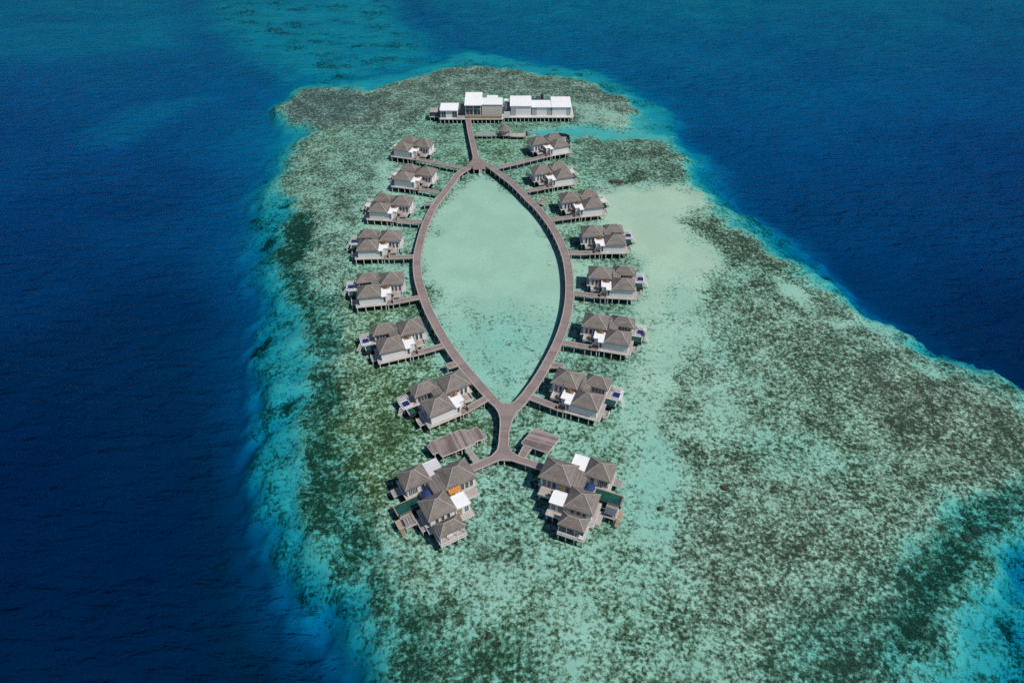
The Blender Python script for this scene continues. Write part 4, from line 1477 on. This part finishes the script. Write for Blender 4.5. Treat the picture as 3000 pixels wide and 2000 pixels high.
box_part(a, 'wall', M['slate'], 1, (-3.8 - 16, -1.2 - 16, 3, 12, ZP, 5.2))
box_part(a, 'service_roof', M['roofwhite'], 1, (-4.2 - 16, -1.9 - 16, 10, 12.5, 6.6, 6.8), (-4.1 - 16, -3.9 - 16, 10.1, 10.3, ZP, 6.6), (-2.2 - 16, -2.0 - 16, 10.1, 10.3, ZP, 6.6))
# plant on the rear terrace: two tilted solar panels and a dark mast
ph = MB()
for x0 in (9.8, 13.0):
    q = [(x0 - 16, 13.2, 5.9), (x0 + 2.2 - 16, 13.2, 5.9), (x0 + 2.2 - 16, 15.6, 6.9), (x0 - 16, 15.6, 6.9)]
    ph.face(q)
    ph.face([(p[0], p[1], p[2] - .1) for p in reversed(q)])
ph.build('roof_panel', M['glass'], a)
box_part(a, 'plant_room', M['slate'], 1, (9.6 - 16, 20.6 - 16, 11.3, 16.0, ZP, 5.6))
box_part(a, 'mast', M['darkwood'], 1, (16.0 - 16, 16.3 - 16, 14.5, 14.8, 5.6, 10.0), (15.4 - 16, 17.2 - 16, 14.5, 14.8, 5.6, 8.6))
railing(a, [(31.4 - 16, -.4), (32.4 - 16, -.4), (32.4 - 16, 12)], ZP, 1, M['frame'])
tag(a, 'white stilt pavilion of three flat-roofed blocks with grey recess panels, right of the gap', 'pavilion', 'white pavilions at the far end')
# little grey hut left of the pavilion
a = empty('pump_hut', (-41.4, 355, 0))
slab(a, 'deck', [(-2.6, -2.2), (2.6, -2.2), (2.6, 4), (-2.6, 4)], 1.4, 1.65, 1, M['greydeck'])
box_part(a, 'wall', M['slate'], 1, (-2.0, 2.2, -1.4, 3.2, 1.65, 3.9))
b = MB()
for k in range(9):
    b.box(-2.4, 2.4, -1.9 + k * .62, -1.35 + k * .62, 4.0 + k * .02, 4.08 + k * .02)
b.build('slat_roof', M['deck'], a)
box_part(a, 'post', M['darkwood'], 1, (2.05, 2.3, -1.9, -1.65, 1.65, 4.0))
box_part(a, 'post', M['darkwood'], 1, (-2.3, -2.05, -1.9, -1.65, 1.65, 4.0))
piles(a, [(-2.2, -1.8), (2.2, -1.8), (0, -1.8), (-2.2, 3.6), (2.2, 3.6)], 1, 1.4)
tag(a, 'small slat-roofed grey hut at the left end of the white pavilions', 'hut')

# round thatched gazebo on its walkway
g = empty('round_gazebo', (-3.75, 332.6, 0))
MB().cyl(0, 0, 1.25, 1.5, 3.0, 20).build('deck', M['greydeck'], g)
n = 10
wl = MB()
wl.cyl(0, 0, 1.5, 3.3, 2.35, 16)
wl.build('wall', M['beige'], g)
for k in range(n):
    an = 2 * PI * k / n
    MB().cyl(2.5 * math.cos(an), 2.5 * math.sin(an), 1.5, 4.0, .09, 6).build('post', M['darkwood'], g)
b = MB()
nn = 16
for k in range(nn):
    a0, a1 = 2 * PI * k / nn, 2 * PI * (k + 1) / nn
    p0, p1 = (3.4 * math.cos(a0), 3.4 * math.sin(a0), 3.9), (3.4 * math.cos(a1), 3.4 * math.sin(a1), 3.9)
    q0, q1 = (1.3 * math.cos(a0), 1.3 * math.sin(a0), 5.6), (1.3 * math.cos(a1), 1.3 * math.sin(a1), 5.6)
    b.face([p0, p1, q1, q0])
    b.face([q0, q1, (0, 0, 6.5)])
    b.face([(p0[0], p0[1], 3.7), (p1[0], p1[1], 3.7), p1, p0])
    b.face([(p1[0], p1[1], 3.7), (p0[0], p0[1], 3.7), (0, 0, 3.9)])
b.build('roof', M['shingle'], g)
MB().cyl(0, 0, 6.45, 6.9, .18, 8, .05).build('finial', M['cap'], g)
for k in range(6):
    an = 2 * PI * k / 6 + .3
    MB().cyl(2.6 * math.cos(an), 2.6 * math.sin(an), -2.2, 1.24, .15, 7).build('pile', M['concrete'], g)
tag(g, 'small round gazebo with conical thatch roof below the white pavilions', 'gazebo')
q = [(1391, 390.5), (1463, 391.5), (1463, 396), (1391, 396.5)]
poly_deck('walkway', [(1392, 391), (1456, 391.8), (1456, 397.5), (1393, 397)], 1.3, 'narrow weathered walkway from the boardwalk to the round gazebo', 'walkway', 'short platform walkways', mat='greydeck',
          pile_px=[(1398, 396), (1412, 396.3), (1426, 396.6), (1440, 397), (1452, 397)], edge_mat='kerb', ang=0)
jt = poly_deck('curved_jetty', [(1486, 391), (1500, 389), (1515, 390.5), (1530, 390), (1541, 387), (1545, 391), (1544, 400), (1520, 401), (1497, 400), (1487, 397)], 1.1,
               'low brown jetty curving off the right side of the round gazebo', 'jetty', None, mat='deck', pile_px=[(1495, 399), (1515, 400), (1535, 400), (1542, 389)], edge_mat='kerb')
b = MB()
e0, e1 = un(1544, 386.5, 1.1) - jt.location, un(1545, 400, 1.1) - jt.location
b.beam((e0.x, e0.y, 1.7), (e1.x, e1.y, 1.7), .15, 1.1)
b.build('end_screen', M['darkwood'], jt)

# ------------------------------------------------------------------ rock breaking the surface, coral heads under it


def lump(name, c, r, flat, mat, seed, sub=3):
    bm = bmesh.new()
    bmesh.ops.create_icosphere(bm, subdivisions=sub, radius=1)
    rnd = random.Random(seed)
    ax = [(Vector((rnd.uniform(-1, 1), rnd.uniform(-1, 1), rnd.uniform(-1, 1))).normalized(), rnd.uniform(1.5, 5), rnd.uniform(0, 6)) for _ in range(9)]
    for v in bm.verts:
        s_ = sum(math.sin(v.co.dot(a_) * f_ + p_) for a_, f_, p_ in ax) / 9
        v.co *= 1 + .55 * s_ + .16 * math.sin(v.co.x * 9 + seed) * math.sin(v.co.y * 8) * math.sin(v.co.z * 7 + 1)
        v.co.x *= r[0]
        v.co.y *= r[1]
        v.co.z *= flat
    me_ = bpy.data.meshes.new(name)
    bm.to_mesh(me_)
    bm.free()
    me_.materials.append(mat)
    o_ = bpy.data.objects.new(name, me_)
    o_.location = c
    COL.objects.link(o_)
    return o_


p = un(1807, 529)
rk = lump('rock', (p.x, p.y, -.25), (2.7, .9), .75, M['rock'], 3, 4)
tag(rk, 'dark rock breaking the water right of the second right villa', 'rock')
HEADS = [(2125, 1432, 1.5, 'brown coral head in the pale shallows right of the large right villa'),
         (1934, 1490, 1.1, 'small round coral head just right of the large right villa'),
         (2865, 1545, 2.2, 'reddish brown coral head near the right edge of the reef, the larger of a pair'),
         (2838, 1569, 1.6, 'reddish brown coral head near the right edge of the reef, the smaller of a pair'),
         (1433, 1860, 1.2, 'pale brown coral head on the reef at the bottom of the frame')]
for i, (x, y, r_, lb) in enumerate(HEADS):
    p = un(x, y, -1)
    o_ = lump('coral_head', (p.x, p.y, -seabed_depth(p.x, p.y) + .1), (r_ * .75, r_ * .68), .45, M['coralhead'], 20 + i)
    tag(o_, lb, 'coral head', 'coral heads on the reef')

# ------------------------------------------------------------------ light
SUN_EL, AZ = R(54), R(-28)       # azimuth measured from +x (photo right), towards the viewer
sd = bpy.data.lights.new('sun', 'SUN')
sd.energy = 4.0
sd.angle = R(.53)
sd.color = (1.0, .955, .90)
so = bpy.data.objects.new('sun', sd)
dirv = Vector((math.cos(AZ) * math.cos(SUN_EL), math.sin(AZ) * math.cos(SUN_EL), math.sin(SUN_EL)))
so.rotation_euler = dirv.to_track_quat('Z', 'Y').to_euler()
so.location = dirv * 400
COL.objects.link(so)
wd = bpy.data.worlds.new('World')
SC.world = wd
wd.use_nodes = True
nt = wd.node_tree
nt.nodes.clear()
sky = nt.nodes.new('ShaderNodeTexSky')
sky.sky_type = 'NISHITA'
sky.sun_disc = False
sky.dust_density = 0
sky.ozone_density = 2
sky.sun_elevation = SUN_EL
sky.sun_rotation = math.atan2(dirv.x, dirv.y)
bg = nt.nodes.new('ShaderNodeBackground')
bg.inputs[1].default_value = .10
ow = nt.nodes.new('ShaderNodeOutputWorld')
nt.links.new(sky.outputs[0], bg.inputs[0])
nt.links.new(bg.outputs[0], ow.inputs[0])

SC.render.engine = 'CYCLES'
cy = SC.cycles
cy.max_bounces = 6
cy.diffuse_bounces = 2
cy.glossy_bounces = 2
cy.transparent_max_bounces = 12
cy.volume_bounces = 0
cy.sample_clamp_indirect = 3
cy.sample_clamp_direct = 6
cy.use_denoising = False
SC.view_settings.view_transform = 'Standard'
SC.view_settings.look = 'None'
SC.view_settings.exposure = 0
SC.view_settings.gamma = 1
